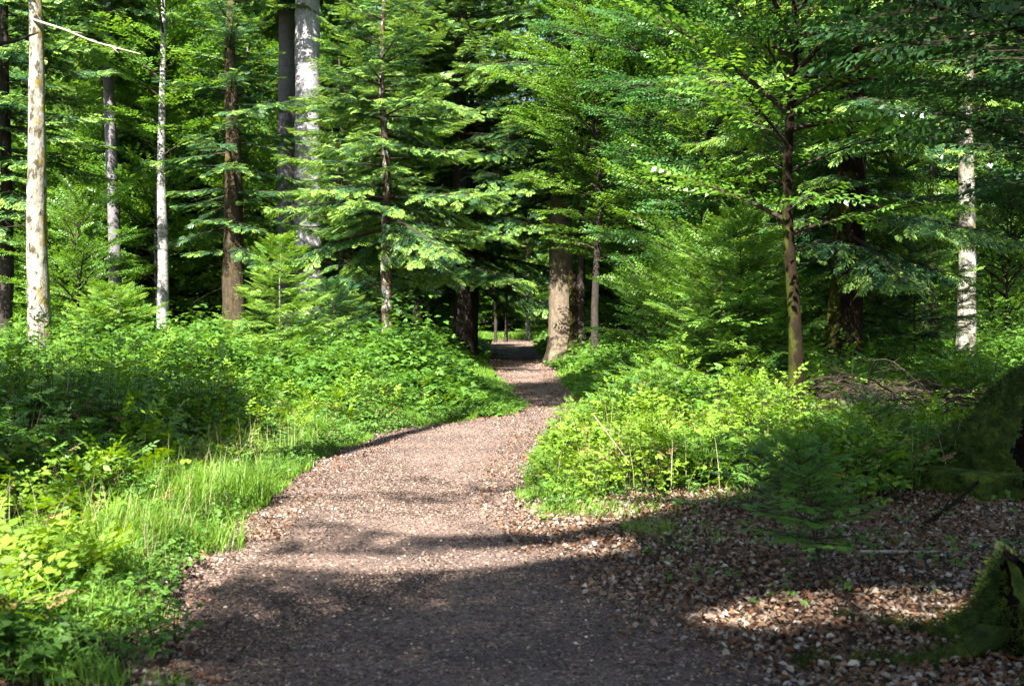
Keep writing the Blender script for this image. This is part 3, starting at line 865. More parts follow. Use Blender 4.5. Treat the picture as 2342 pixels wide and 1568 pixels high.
shr = [  # x (pixels), D, H, R, template, size, material, label
    (735, 21.5, 1.25, .9, BEECH_HI, .32, M_BEECH, 'rounded light green shrub right behind the little left fir', 16),
    (800, 20.5, .95, .9, BEECH_HI, .28, M_HERB, 'low bright shrub at the right end of the left thicket'),
    (480, 23, 1.1, 1.0, BEECH_HI, .32, M_BEECH, 'pale green shrub left of the little fir'),
    (380, 24, 1.25, 1.0, TRI, .2, M_HERB, 'sunlit bramble bush in the middle of the left thicket'),
    (590, 20.5, .95, .8, TRI, .18, M_HERB, 'bramble bush at the foot of the little left fir'),
    (250, 20, .8, .8, TRI, .18, M_HERB, 'low dark bramble bush in front of the left thicket'),
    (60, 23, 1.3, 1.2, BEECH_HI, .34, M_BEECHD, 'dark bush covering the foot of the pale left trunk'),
    (930, 27, .8, .8, TRI, .2, M_HERB, 'shaded bramble bush beside the narrow bend of the path'),
    (1410, 22, .5, .8, BEECH_HI, .28, M_HERB, 'lit shrub right of the path behind the bend'),
    (1530, 19.5, 1.0, 1.0, BEECH_HI, .3, M_BEECH, 'tall bright green shrub below the layered beech'),
    (1480, 14.5, .62, .7, TRI, .15, M_HERBY, 'yellow green bush at the right edge of the path bend'),
    (1345, 12.2, .42, .5, TRI, .13, M_HERBY, 'small yellowish bush bulging onto the right path edge'),
    (1640, 15.2, .8, .8, TRI, .17, M_HERB, 'green bramble bush left of the dark mossy trunk'),
    (1730, 12.0, .62, .6, BEECH_HI, .22, M_HERBY, 'sunlit seedling clump below the dark mossy trunk'),
    (1600, 10.2, .42, .45, PIN, .17, M_HERB, 'low leafy clump between the litter and the sunlit herbs'),
    (2080, 20, .95, 1.0, BEECH_HI, .3, M_BEECH, 'light green shrub behind the pile of dead branches'),
    (2260, 18.5, 1.0, .9, BEECH_HI, .3, M_BEECH, 'light green shrub above the mossy root plate'),
    (1290, 36, .45, .6, TRI_LO, .2, M_HERB, 'little pale shrub at the foot of the big light brown trunk'),
]
for i, s_ in enumerate(shr):
    x0, D, H, R, T, sz, m, lab = s_[:8]
    shrub(at(x0, D), H * (1.3 if x0 > 900 else 1.0), R, 100 + i, lab, 15, T, sz, [m])

# ------------------------------------------------------------------ little conifers
def sapling(loc, H, R, seed, label, T, size, mats, n_wh, per, name='fir_sapling', r0=.03, z0=.15, up=.35, group=None, lean=(0, 0), d2=.14, d3=.16, tipgain=1., bare=.0, stem=None, wig=.03):
    rng = np.random.default_rng(seed)
    root = empty(name, loc, label, 'young conifer', group)
    ax = axis_fn(H, lean, wig, seed)
    t = np.linspace(0, 1, 14)
    tb = MB(); tb.tube(ax(t * H) - np.array([0, 0, .05]), r0 * (1 - .85 * t), 7); tb.build('stem', [stem or M_TWIG], root)
    cb = MB()
    for i in range(n_wh):
        rel = i / max(1, n_wh - 1); z = H * (z0 + (1 - z0 - .03) * rel ** .9)
        Lr = R * (1 - rel) ** .75 * (1.0 if rel > .15 else .8) + .06 * R + .05
        a0 = rng.uniform(0, 6.28)
        for b in range(per):
            a = a0 + 6.283 * b / per + rng.normal(0, .2); L = Lr * rng.uniform(.7, 1.15)
            branch(cb, rng, ax(z), a, L, math.radians(8 + 30 * rel + rng.uniform(-8, 8)), .12, up * .3, T, size, d2, d3, .42, .004 + .006 * L,
                   (0, 1, 2), 2, t0=.12, sag=.1, tipgain=tipgain, flat=.2)
    P = ax(np.array([H * .93] * 5)); a = np.linspace(0, 6.28, 6)[:5]
    expand(cb, rng, T, P, np.stack([np.cos(a), np.sin(a), np.full(5, .9)], -1), np.tile([0, 0, 1.], (5, 1)), np.full(5, size * .8), (1, 1, 2))
    expand(cb, rng, T, ax(np.array([H * .96])), np.array([[0, 0, 1.]]), np.array([[0, 1., 0]]), np.array([size * .9]), (1, 1, 2))
    cb.build('crown', mats, root)
    return root

sapling(at(643, 22), 3.15, 1.1, 301, 'small bright young fir with pale drooping tips in the sunlit left thicket', FIR_FINE, .28, [M_BEECH, M_TIP, M_TWIG], 10, 6, d2=.19, d3=.16, stem=M_TWIGP)
sapling(at(1888, 6.55), .82, .44, 302, 'tiny dark green fir seedling standing in the dead leaves at right', FIR_FINE, .10, [M_SEED, M_SEED, M_TWIG], 7, 5, r0=.012, z0=.33, lean=(-.16, .1), d2=.075, d3=.06, wig=.012)
sapling(at(255, 27), 2.2, 1.5, 303, 'yellow green young fir right of the pale left trunk', FIR_FINE, .30, [M_SEED, M_TIP, M_TWIG], 8, 6, d2=.15, d3=.15)
sapling(at(1690, 19), 3.3, 1.6, 304, 'drooping light green young fir left of the dark mossy trunk', FIR_FINE, .30, [M_SEED, M_TIP, M_TWIG], 9, 6, d2=.15, d3=.15, tipgain=.9)
sapling(at(1990, 11.2), .7, .6, 305, 'dark young fir spreading low before the pile of dead branches', NEEDLE_LO, .16, [M_FIR, M_TIP, M_TWIG], 6, 6, d2=.1, d3=.11, r0=.012, tipgain=.4)
sapling(at(1745, 8.9), .48, .36, 306, 'low dark fir seedling behind the tiny one in the litter', NEEDLE, .12, [M_FIR, M_TIP, M_TWIG], 5, 6, d2=.09, d3=.1, r0=.008, tipgain=.3)
sapling(at(2090, 23), 3.6, 1.7, 307, 'light green young fir behind the pile of dead branches', FIR_FINE, .30, [M_FIR, M_TIP, M_TWIG], 9, 5, d2=.16, d3=.16, tipgain=.7)
sapling(at(760, 28), 2.4, 1.4, 308, 'dark young fir between the bright shrub and the speckled trunk', FIR_FINE, .30, [M_FIR, M_TIP, M_TWIG], 8, 6, d2=.16, d3=.16, tipgain=.35)

for i, (x0, D, H, lab) in enumerate(((1590, 24, 3.2, 'bright young beech right of the path in front of the layered beech'), (1500, 28, 2.6, 'bright bushy young beech nearest the massive trunk on its right'),
        (1650, 21.5, 2.6, 'bright low beech beside the drooping young fir'), (2010, 25, 3.6, 'bright young beech just right of the stout brown trunk'))):
    leaf_tree('young_beech', at(x0, D), lab, H, .4, .035, 1.5, M_BDARK, 320 + i, n=44, size=.38, d2=.2, d3=.22, wig=.1, group='bright young beeches right of the path', flat=.35)
def fern(loc, R_, seed, label):
    rng = np.random.default_rng(seed); root = empty('fern', loc, label, 'fern', 'ferns in the undergrowth')
    for i in range(11):
        mb = MB(); a = 6.283 * i / 11 + rng.normal(0, .2); L = R_ * rng.uniform(.75, 1.1); t = np.linspace(.05, 1, 20)
        h = np.array([math.cos(a), math.sin(a), 0]); q = np.array([-h[1], h[0], 0])
        P = h * L * t[:, None] * .85 + np.array([0, 0, 1.]) * (L * (1.15 * t - .95 * t ** 2.2))[:, None]
        mb.tube(P, .004 * (1.1 - t), 3, 0)
        wdt = L * .26 * np.sin(np.pi * (t * .86 + .12)) ** .8
        for s_ in (-1, 1):
            d = nrm(q * s_ + h * .35 - np.array([0, 0, .15])); T3 = nrm(np.gradient(P, axis=0)) * L * .028
            mb.quads(np.stack([P - T3 * .6, P + d * wdt[:, None] * .5 - T3, P + d * wdt[:, None], P + d * wdt[:, None] * .5 + T3], 1), 0, rng.random())
        mb.build('frond', [M_HERB], root)
for i, (x0, D, R_, lab) in enumerate(((130, 10.5, .55, 'fern at the left edge above the yellow green herbs'), (330, 13.5, .6, 'fern in the shaded middle of the left bank'), (70, 15.5, .6, 'fern at the left edge in the deep shade'),
        (520, 16.5, .55, 'fern near the sunlit end of the left bank'), (1560, 12.6, .5, 'fern among the yellow green herbs right of the path'), (1440, 17, .55, 'fern right of the path where it narrows'),
        (1880, 13, .5, 'fern at the foot of the dead branch heap'), (2090, 11.3, .5, 'fern between the dead branches and the mossy root plate'), (1690, 10.4, .42, 'fern at the border of the dead leaves'), (210, 18.5, .7, 'fern below the yellow green young fir'))):
    fern(at(x0, D), R_, 350 + i, lab)

# ------------------------------------------------------------------ trees of the foreground and middle distance
T_ = leaf_tree('beech_tree', at(96, 27), 'pale lichen covered trunk standing at the far left edge', 19, 9.8, .29, 3.2, M_BPALE, 401, lean=(-.62, .3), n=40, wig=.10, sides=28, flare=.3, dead=3)
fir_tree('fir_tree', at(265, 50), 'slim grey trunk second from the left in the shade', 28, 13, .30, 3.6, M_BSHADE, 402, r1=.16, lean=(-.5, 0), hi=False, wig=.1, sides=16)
leaf_tree('birch_tree', at(368, 44), 'thin white speckled trunk between the grey trunk and the dark brown one', 20, 8, .26, 3, M_BBIRCH, 403, lean=(.3, 0), n=36, hi=False, wig=.12)
fir_tree('fir_tree', at(540, 44), 'dark brown mossy trunk with fir boughs hanging over its upper half', 20, 4.6, .52, 3.6, M_BBROWN, 404, dens_top=16, tipgain=.5, flare=.25, whorl=.75, per=4, dead=14, dead_r=(2, 8))
fir_tree('silver_fir', at(708, 47), 'thick bright grey sunlit trunk with finely flecked bark', 32, 17, .62, 4.5, M_BGREY, 405, lean=(-.3, 0), hi=False, r1=.38, flare=.15, sides=28, dead=26, dead_r=(4, 14), wig=.05)
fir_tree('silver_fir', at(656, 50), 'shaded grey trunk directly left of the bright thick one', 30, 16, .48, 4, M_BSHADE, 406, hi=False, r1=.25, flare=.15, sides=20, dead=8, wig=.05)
fir_tree('fir_tree', at(889, 33), 'fir with a slim trunk blotched white and brown and layered bright boughs', 12.5, 4.0, .20, 3.6, M_BBLOTCH, 407, dens_top=12, tipgain=.9, whorl=.5, per=5)
fir_tree('fir_tree', at(958, 48), 'dark slim trunk just right of the blotched trunk', 25, 7, .27, 3.2, M_BDARK, 408, hi=False, whorl=.8)
fir_tree('fir_tree', at(986, 50), 'dark trunk half hidden left of the central fir', 26, 7, .30, 3.2, M_BDARK, 409, hi=False, whorl=.8)
fir_tree('fir_tree', at(1057, 44), 'great central fir with drooping lime tipped boughs over the path', 23, 3.6, .42, 6.2, M_BDARK, 410, dens_top=17, tipgain=.9, whorl=.55, per=6, flare=.35)
fir_tree('fir_tree', at(1082, 46), 'thin dark trunk touching the right side of the central fir', 22, 8, .17, 2.4, M_BDARK, 411, hi=False, whorl=.9)
fir_tree('silver_fir', at(1283, 42), 'massive light brown trunk flaring at the right edge of the far path', 33, 6.6, .50, 4.6, M_BTAN, 412, flare=.4, sides=32, whorl=.8, per=4, dens_top=17, tipgain=.7, dead=6, dead_r=(3, 7), wig=.05)
root = empty('mossy_snag', at(1318, 41.2), 'mossy broken trunk leaning on the massive light brown trunk', 'dead trunk')
tb = MB(); ax = axis_fn(3.4, (-.22, 0), .1, 77); trunk(tb, ax, 3.4, .30, .2, .5, 4, 77, 20, .15, bump=.07)
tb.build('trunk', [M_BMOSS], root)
leaf_tree('beech_tree', at(1362, 37), 'thin dark straight trunk right of the massive light brown one', 16, 3.6, .14, 2.6, M_BDARK, 413, n=75, wig=.2)
leaf_tree('beech_tree', at(1336, 41), 'dark trunk peeping out behind the mossy broken trunk', 17, 6, .16, 2.4, M_BDARK, 414, n=40, hi=False)
fir_tree('silver_fir', at(1548, 48), 'grey trunk pale above and dark below in the right middle distance', 27, 10, .27, 3, M_BGREY, 415, hi=False, wig=.1)
fir_tree('fir_tree', at(1500, 51), 'slim grey trunk left of the paler one in the right middle distance', 25, 9, .17, 2.6, M_BSHADE, 416, hi=False)
leaf_tree('young_tree', at(1444, 72), 'thin yellowish sunlit stem far behind on the right', 14, 7, .11, 2.5, M_BPALE, 417, n=24, hi=False)
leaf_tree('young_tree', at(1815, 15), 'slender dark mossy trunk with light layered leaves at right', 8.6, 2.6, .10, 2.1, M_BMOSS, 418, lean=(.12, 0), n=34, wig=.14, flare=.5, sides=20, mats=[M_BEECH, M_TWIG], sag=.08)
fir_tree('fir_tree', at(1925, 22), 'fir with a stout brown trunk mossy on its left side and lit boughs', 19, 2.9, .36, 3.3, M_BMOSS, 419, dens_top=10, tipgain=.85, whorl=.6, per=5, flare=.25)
leaf_tree('birch_tree', at(2205, 25), 'pale blotched trunk at right behind the dead branches', 17, 6, .23, 3.2, M_BPALE, 420, n=40, wig=.15, flare=.3)
leaf_tree('young_tree', at(2140, 27), 'thin brown stem left of the pale blotched trunk at right', 12, 5, .1, 2.2, M_BBROWN, 421, n=24, hi=False)
leaf_tree('beech_tree', (6.9, 12.0, 0), 'beech with shade darkened leaves spreading in from the upper right corner', 11, 2.1, .17, 4.4, M_BDARK, 422, n=60, mats=[M_BEECHD, M_TWIG], sag=.06, e=(0, 25), size=.5, d2=.24, d3=.27)
leaf_tree('beech_tree', (px(1475, 40), 40, 0), 'light green beech with flat layers of leaves right of the path', 19, 2.7, .13, 4.2, M_BDARK, 423, n=130, e=(5, 30))
leaf_tree('beech_tree', (px(1610, 32), 32, 0), 'light green beech behind the drooping young fir', 17, 2.4, .12, 4.0, M_BDARK, 424, n=120, e=(5, 30), mats=[M_BEECHG, M_TWIG])
leaf_tree('beech_tree', (px(1755, 27), 27, 0), 'beech filling the gap left of the slender mossy trunk', 16, 3.0, .11, 3.4, M_BDARK, 425, n=95, e=(5, 30), mats=[M_BEECHG, M_TWIG])
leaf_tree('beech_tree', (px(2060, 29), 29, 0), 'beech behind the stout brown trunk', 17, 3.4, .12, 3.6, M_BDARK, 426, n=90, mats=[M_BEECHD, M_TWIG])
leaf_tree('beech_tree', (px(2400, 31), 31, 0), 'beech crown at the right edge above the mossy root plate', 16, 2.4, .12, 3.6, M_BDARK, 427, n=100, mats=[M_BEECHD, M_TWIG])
leaf_tree('beech_tree', (px(150, 54), 54, 0), 'leafy beech between the pale left trunk and the slim grey trunk', 15, 2.6, .13, 3.8, M_BDARK, 428, n=80)
leaf_tree('beech_tree', (px(440, 58), 58, 0), 'leafy beech left of the dark brown mossy trunk', 15, 2.2, .13, 4.0, M_BDARK, 429, n=85, mats=[M_BEECHG, M_TWIG])
leaf_tree('beech_tree', (px(1390, 56), 56, 0), 'beech closing the gap behind the massive trunk', 18, 3, .13, 4.6, M_BDARK, 430, n=80, hi=False)
fir_tree('fir_tree', at(775, 38), 'shorter fir with bright drooping boughs in front of the foot of the thick grey trunk', 10.5, 1.7, .12, 2.7, M_BDARK, 435, tipgain=.95, whorl=.5, per=5)
fir_tree('fir_tree', at(10, 40), 'dark trunk cut by the left edge of the view', 24, 5, .26, 3.4, M_BDARK, 431, hi=False)
fir_tree('fir_tree', at(316, 56), 'short dark trunk behind the thin white speckled one', 22, 6, .22, 3.2, M_BDARK, 432, hi=False)
fir_tree('fir_tree', at(341, 60), 'thinnest dark trunk behind the thin white speckled one', 20, 6, .12, 3, M_BDARK, 433, hi=False)
fir_tree('fir_tree', at(800, 50), 'fir filling the space between the bright thick trunk and the central fir', 16, 2.6, .25, 3.8, M_BDARK, 434, dens_top=15, tipgain=.6, whorl=.62, per=5)

# ------------------------------------------------------------------ background trees: a few kinds, copied
SRC = []
SRC.append(fir_tree('background_fir', (-24, 62, 0), 'dark green fir in the wood behind', 30, 2.2, .3, 5, M_BDARK, 501, 'firs in the background', hi=False, whorl=.7, per=6, size=.75, d2=.4, d3=.5, tipgain=.5))
SRC.append(fir_tree('background_fir', (24, 66, 0), 'dark green fir in the wood behind', 26, 1.6, .26, 4.6, M_BSHADE, 502, 'firs in the background', hi=False, whorl=.65, per=6, size=.75, d2=.4, d3=.5, tipgain=.7))
SRC.append(leaf_tree('background_beech', (-18, 70, 0), 'light green beech in the wood behind', 26, 2.4, .2, 6, M_BSHADE, 503, 'beeches in the background', n=130, hi=False, size=.8, d2=.45, d3=.5, flat=.4))
SRC.append(leaf_tree('background_beech', (18, 74, 0), 'light green beech in the wood behind', 22, 1.8, .18, 5.4, M_BGREY, 504, 'beeches in the background', mats=[M_BEECHG, M_TWIG], n=120, hi=False, size=.8, d2=.45, d3=.5, flat=.4))
SRC.append(leaf_tree('background_sapling', (-9, 58, 0), 'bushy young beech under the tall background trees', 8, .5, .07, 2.8, M_BDARK, 505, 'young beeches in the background', n=60, hi=False, size=.6, d2=.32, d3=.36, flat=.4, wig=.15))
SRC.append(leaf_tree('background_sapling', (10, 60, 0), 'bushy young beech under the tall background trees', 5.5, .3, .06, 2.4, M_BPALE, 506, 'young beeches in the background', n=50, hi=False, size=.55, d2=.3, d3=.34, flat=.4, wig=.15))
SRC.append(leaf_tree('young_beech', (px(190, 34), 34, 0), 'slim young beech with small bright leaves among the middle trees', 5.5, .4, .05, 1.9, M_BDARK, 507, 'young beeches in the middle distance', n=44, size=.42, d2=.22, d3=.24, flat=.4, wig=.15))
SRC.append(leaf_tree('young_beech', (9, 35, 0), 'slim young beech with small bright leaves among the middle trees', 8, .8, .06, 2.3, M_BDARK, 508, 'young beeches in the middle distance', n=60, size=.45, d2=.24, d3=.26, flat=.4, wig=.2))
rng = np.random.default_rng(77)
pts = [tuple(o.location[:2]) for o in SRC]
def free(x, y, dmin):
    return all((x - a) ** 2 + (y - b) ** 2 > dmin ** 2 for a, b in pts)
def place(kinds, n, y0, y1, dmin, off, smin, smax):
    c = 0; t = 0
    while c < n and t < 6000:
        t += 1
        y = y0 + (y1 - y0) * rng.random(); x = rng.uniform(-1, 1) * (.466 * y + 3)
        if off_path(np.array(x), np.array(min(y, 99.))) < off and y < 104: continue
        if not free(x, y, dmin): continue
        if y < 52 and x < px(1000, y): continue
        if -9 < x < 4.5 and 78 < y < 104: continue
        if 0 in kinds and -12 < x < 3.5 and 57 < y < 103: continue
        s = rng.uniform(smin, smax); src = SRC[rng.choice(kinds)]
        copy_thing(src, (x, y, float(ground_z(x, y)) - .05), rng.uniform(0, 6.28), (s, s, s * rng.uniform(.9, 1.15)))
        pts.append((x, y)); c += 1
place([0, 1, 2, 3], 16, 58, 80, 5, 4.6, .7, 1.0)
place([0, 1, 2, 3], 50, 80, 125, 3.6, 4.0, .9, 1.2)
place([6, 7], 12, 25, 46, 2.4, 2.4, .75, 1.15)
place([4, 5], 32, 51.5, 60, 2.2, 2.6, .8, 1.3)
place([2, 3], 14, 52, 62, 3.5, 4.6, .6, .8)
place([4, 5], 30, 58, 70, 2.6, 2.6, .7, 1.2)
place([4, 5], 40, 60, 118, 2.6, 2.2, .9, 1.5)
for x0, D, r_, lab in ((1208, 98, .22, 'pale slim trunk standing where the far path disappears'), (1133, 84, .12, 'thin dark stem left of the far end of the path'), (1156, 88, .14, 'dark stem close to the far end of the path')):
    leaf_tree('distant_tree', at(x0, D), lab, 18, 5, r_, 3, M_BGREY if x0 > 1200 else M_BDARK, x0, n=40, hi=False, size=.8, d2=.5, d3=.5)

# far wood closing the view: crowns beyond the last separate trees
mb = MB(); n = 75000
y = rng.uniform(116, 165, n); x = rng.uniform(-1, 1, n) * (.5 * y + 12); z = rng.uniform(0, 50, n)
z[:17000] = rng.uniform(0, 9, 17000)
cl = fbm(x * .12 + 3, z * .14 + y * .06, 91, 4)
k = (cl > .42) | (z < 9); P = np.stack([x, y, z], -1)[k]; m = len(P)
a = rng.uniform(0, 6.28, m)
expand(mb, rng, BEECH_LO, P, np.stack([np.cos(a), np.sin(a), rng.uniform(-.5, .3, m)], -1), np.array([0, -.3, 1.]) + rng.normal(0, .45, (m, 3)), rng.uniform(1.3, 2.4, m), (0, 0))
for i in range(90):
    yy = rng.uniform(116, 160); xx = rng.uniform(-1, 1) * (.5 * yy + 8)
    mb.tube(np.array([[xx, yy, -1], [xx + rng.normal(0, .3), yy, 20], [xx + rng.normal(0, .8), yy, 46]]), [.32, .25, .08], 7, 1)
tag(mb.build('far_wood', [M_BEECH, M_BDARK]), 'mass of distant tree crowns closing the view behind the last trunks', 'far woods', kind='stuff')

# ------------------------------------------------------------------ stumps, root plate, dead branches
def lump(mb, c, R, seed, mat=0, matf=None, nu=150, nv=90, amp=.25, fr=2.0, shape=None):
    """closed rounded mass with uneven surface"""
    u = np.linspace(0, 2 * np.pi, nu, endpoint=False); v = np.linspace(.02, np.pi - .02, nv)
    U, W = np.meshgrid(u, v)
    d = np.stack([np.cos(U) * np.sin(W), np.sin(U) * np.sin(W), np.cos(W)], -1)
    q = d * fr + 20 + seed
    n_ = (fbm(q[..., 0] + q[..., 2] * .7, q[..., 1] - q[..., 2] * .6, seed, 4) - .5) * 2
    rad = 1 + amp * n_ + .12 * (fbm(q[..., 0] * 3 + q[..., 2], q[..., 1] * 3 - q[..., 2] * 2, seed + 5, 3) - .5) * 2
    if shape is not None: rad = rad * shape(d)
    V = np.asarray(c) + d * rad[..., None] * np.asarray(R)
    i = np.arange(nv - 1)[:, None] * nu; j = np.arange(nu)[None]; k = (j + 1) % nu
    F = np.stack([i + nu + j, i + nu + k, i + k, i + j], -1).reshape(-1, 4)
    if matf is not None:
        fc = d.reshape(-1, 3)[F].mean(1); mat = matf(fc)
    mb.mesh(V, F, mat)
    return V.reshape(-1, 3), d.reshape(-1, 3)

def moss_fuzz(mb, rng, P, N, n, L=.03, W=.008, mat=0):
    k = rng.integers(0, len(P), n); k2 = rng.integers(0, len(P), n)
    p = P[k] + rng.normal(0, .012, (n, 3)); D = nrm(N[k] + rng.normal(0, .5, (n, 3)) + np.array([0, 0, -.25])); S = nrm(np.cross(D, rng.normal(size=(n, 3))))
    l = L * rng.uniform(.4, 1.3, (n, 1))
    mb.quads(np.stack([p, p + D * l * .5 + S * W, p + D * l, p + D * l * .5 - S * W], 1), mat, rng.random(n))

# uprooted root plate at the right edge
rng = np.random.default_rng(700)
root = empty('mossy_root_plate', (4.42, 9.9, 0), 'big mossy root plate with a black hollow at the right edge', 'root plate')
tb = MB()
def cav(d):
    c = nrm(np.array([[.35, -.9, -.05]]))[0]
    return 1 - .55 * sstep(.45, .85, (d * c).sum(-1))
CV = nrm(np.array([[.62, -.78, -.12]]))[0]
def cavn(d): return (d * CV).sum(-1) + .55 * (fbm(d[..., 0] * 4 + 9, d[..., 2] * 4 + d[..., 1] * 3 + 9, 4, 4) - .5)  # ragged hollow mask; the second material paints its shade
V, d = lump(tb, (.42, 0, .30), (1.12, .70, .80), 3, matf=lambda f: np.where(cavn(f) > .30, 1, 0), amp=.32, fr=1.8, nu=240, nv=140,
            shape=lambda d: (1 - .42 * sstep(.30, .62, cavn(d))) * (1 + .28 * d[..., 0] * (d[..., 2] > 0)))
for i in range(9):
    a = rng.uniform(math.pi * .9, math.pi * 1.9); t = np.linspace(0, 1, 8)[:, None]
    P = np.array([.6, -.35, .55]) + np.array([math.cos(a), math.sin(a), 0]) * t * rng.uniform(.6, 1.0) + np.array([0, 0, 1.]) * (rng.uniform(-.2, .35) * t - .5 * t ** 2) + rng.normal(0, .02, (8, 3))
    tb.tube(P, .035 * (1 - .8 * t[:, 0]), 5, 1)
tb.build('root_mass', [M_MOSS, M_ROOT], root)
fz = MB()
ok = (cavn(d) < .28) & (d[:, 2] > -.3)
moss_fuzz(fz, rng, V[ok], d[ok], 16000, .05, .006)
fz.build('moss', [M_MOSS], root)

# mossy stump with spreading roots, lower right corner
rng = np.random.default_rng(710)
root = empty('mossy_stump', (2.58, 5.3, 0), 'dark mossy stump with spreading roots in the lower right corner', 'stump')
tb = MB()
th = np.linspace(0, 2 * np.pi, 64, endpoint=False); zz = np.linspace(-.1, .46, 22)
lob = np.maximum(0, np.cos(th * 2.5 + 1.0)) ** 2
rag = .35 * (fbm(np.cos(th) * 4 + 9, np.sin(th) * 4 + 9, 3) - .5)
rad = .20 + (.36 * lob[None] + .16) * np.exp(-np.maximum(zz, 0)[:, None] / .17) + .10 * (noise2(th[None] * 4, zz[:, None] * 6 + 5, 8) - .5)
V = np.stack([rad * np.cos(th)[None], rad * np.sin(th)[None], zz[:, None] * (1 + rag[None] * 2) + 0 * th[None]], -1)
i = np.arange(21)[:, None] * 64; j = np.arange(64)[None]; k = (j + 1) % 64
tb.mesh(V, np.stack([i + j, i + k, i + 64 + k, i + 64 + j], -1), (lambda f: np.where(noise2(np.tile(th, 21) * 2.2 + 3, np.repeat(zz[:-1], 64) * 5 + 4, 12) > .52, 0, 1))(0))
tb.mesh(np.concatenate([V[-1], V[-1] * [.5, .5, .86], [[0, 0, .36]] * 64]), np.concatenate([np.stack([j[0], k[0], 64 + k[0], 64 + j[0]], -1), np.stack([64 + j[0], 64 + k[0], 128 + k[0], 128 + j[0]], -1)]), 1)
ROOTP = []
for (a, l, r_) in ((3.35, 1.0, .07), (2.6, .75, .06), (4.2, .8, .07), (5.0, .6, .06)):
    t = np.linspace(0, 1, 12)[:, None]
    P = np.array([math.cos(a), math.sin(a), 0]) * (.25 + l * t) + np.array([0, 0, 1.]) * (.13 * (1 - t) ** 2 - .02) + np.array([-math.sin(a), math.cos(a), 0]) * .08 * np.sin(t * 5)
    P = P + rng.normal(0, .012, P.shape); tb.tube(P, r_ * (1 - .75 * t[:, 0]) * rng.uniform(.75, 1.25, 12), 10, 0)
    kk = rng.integers(0, 12, 1800); RP = P[kk] + rng.normal(0, 1, (1800, 3)) * (r_ * .6 * (1 - .7 * t[kk])); RP[:, 2] = np.abs(RP[:, 2] - P[kk, 2]) + P[kk, 2] + .01; ROOTP.append(RP)
tb.build('stump_wood', [M_MOSS, M_ROOT], root)
fz = MB(); RP = np.concatenate(ROOTP); moss_fuzz(fz, rng, RP, np.tile([0, 0, 1.], (len(RP), 1)), 9000, .03, .003); Vn = V.reshape(-1, 3); Nn = nrm(Vn * [1, 1, .3]); sel = (noise2(np.arctan2(Vn[:, 1], Vn[:, 0]) * 2.5 + 9, Vn[:, 2] * 3 + 9, 5) > .3)
moss_fuzz(fz, rng, Vn[sel], Nn[sel], 12000, .045, .004)
fz.build('moss', [M_MOSS], root)

# hollow arching mossy stump behind the slender trunk
root = empty('arched_stump', at(1865, 17.2), 'low arched mossy stump between the dark mossy trunk and the dead branches', 'stump')
tb = MB(); t = np.linspace(-.15, math.pi + .15, 16)
P = np.stack([-.17 * np.cos(t), 0 * t, .12 + .36 * np.sin(t) ** .8 if 0 else .12 + .36 * np.sin(np.clip(t, 0, math.pi))], -1); P[0, 2] = P[-1, 2] = -.1
tb.tube(P, .085 + .02 * np.sin(t * 7), 12, 0)
lump(tb, (.02, .12, .15), (.2, .12, .33), 6, 1, amp=.2)
tb.build('stump_wood', [M_MOSS, M_ROOT], root)

# pile of dead branches: a tangle nobody could count, plus the pale bent branch lying on it
rng = np.random.default_rng(720); mb = MB()
def wavy(p, dirv, L, r, n=9, sag=.2, wob=.12, sides=5, mat=0, m=None):
    t = np.linspace(0, 1, n)[:, None]; o = rng.normal(0, wob, 3)
    P = np.asarray(p) + np.asarray(dirv) * L * t + np.array([0, 0, -1.]) * L * sag * t ** 2 + o * L * np.sin(t * 3.1) + rng.normal(0, .01, (n, 3))
    (m or mb).tube(P, r * (1 - .8 * t[:, 0]), sides, mat, rng.random())
    return P
for i in range(420):
    D = rng.uniform(13.2, 17.5); x0 = px(rng.uniform(1890, 2200), D)
    hh = .55 * math.exp(-((x0 - 5.0) / 1.6) ** 2) * rng.random() ** .7
    a = rng.uniform(0, 6.28); p = (x0, D, float(ground_z(x0, D)) + hh)
    P = wavy(p, nrm(np.array([math.cos(a), math.sin(a) * .6, rng.uniform(-.25, .35)])), rng.uniform(.4, 1.5), rng.uniform(.006, .018), sag=.25)
    for q in range(3):
        b = rng.uniform(0, 6.28); c = P[rng.integers(2, 7)]
        mb.sticks(c, c + np.array([math.cos(b), math.sin(b), rng.uniform(-.3, .5)]) * rng.uniform(.1, .4), .004, .002, 0)
tag(mb.build('brushwood', [M_TWIG]), 'tangled heap of dark dead twigs right of the slender mossy trunk', 'brushwood', kind='stuff')
def fallen(name, pts, r, label, mat, twigs=3, sides=7, group=None):
    mb = MB(); P = np.array(pts, float); t = np.linspace(0, 1, len(P)); tt = np.linspace(0, 1, 24)
    Q = np.stack([np.interp(tt, t, P[:, c]) for c in range(3)], -1)
    for _ in range(3): Q[1:-1] = (Q[:-2] + Q[1:-1] * 2 + Q[2:]) / 4
    o = Q[0].copy(); Q = Q - o
    mb.tube(Q, r * (1 - .65 * tt), sides, 0)
    for i in range(twigs):
        c = Q[rng.integers(6, 20)]; d = nrm(rng.normal(size=3) + (Q[-1] - Q[0]) * .4)
        t3 = np.linspace(0, 1, 6)[:, None]; l = rng.uniform(.15, .5)
        mb.tube(c + d * l * t3 + np.array([0, 0, -.1]) * l * t3 ** 2, r * .35 * (1 - .7 * t3[:, 0]), 4, 0)
    return tag(mb.build(name, [mat], None, Vector(o)), label, 'branch', group)
def P3(x, y, D): return (px(x, D), D, pz(y, D))
fallen('dead_branch', [P3(1958, 1022, 13.6), P3(1975, 965, 13.7), P3(2000, 935, 13.9), P3(2040, 925, 14.1), P3(2085, 935, 14.3)], .028, 'pale bent dead branch arching over the twig heap', M_DEAD, 4)
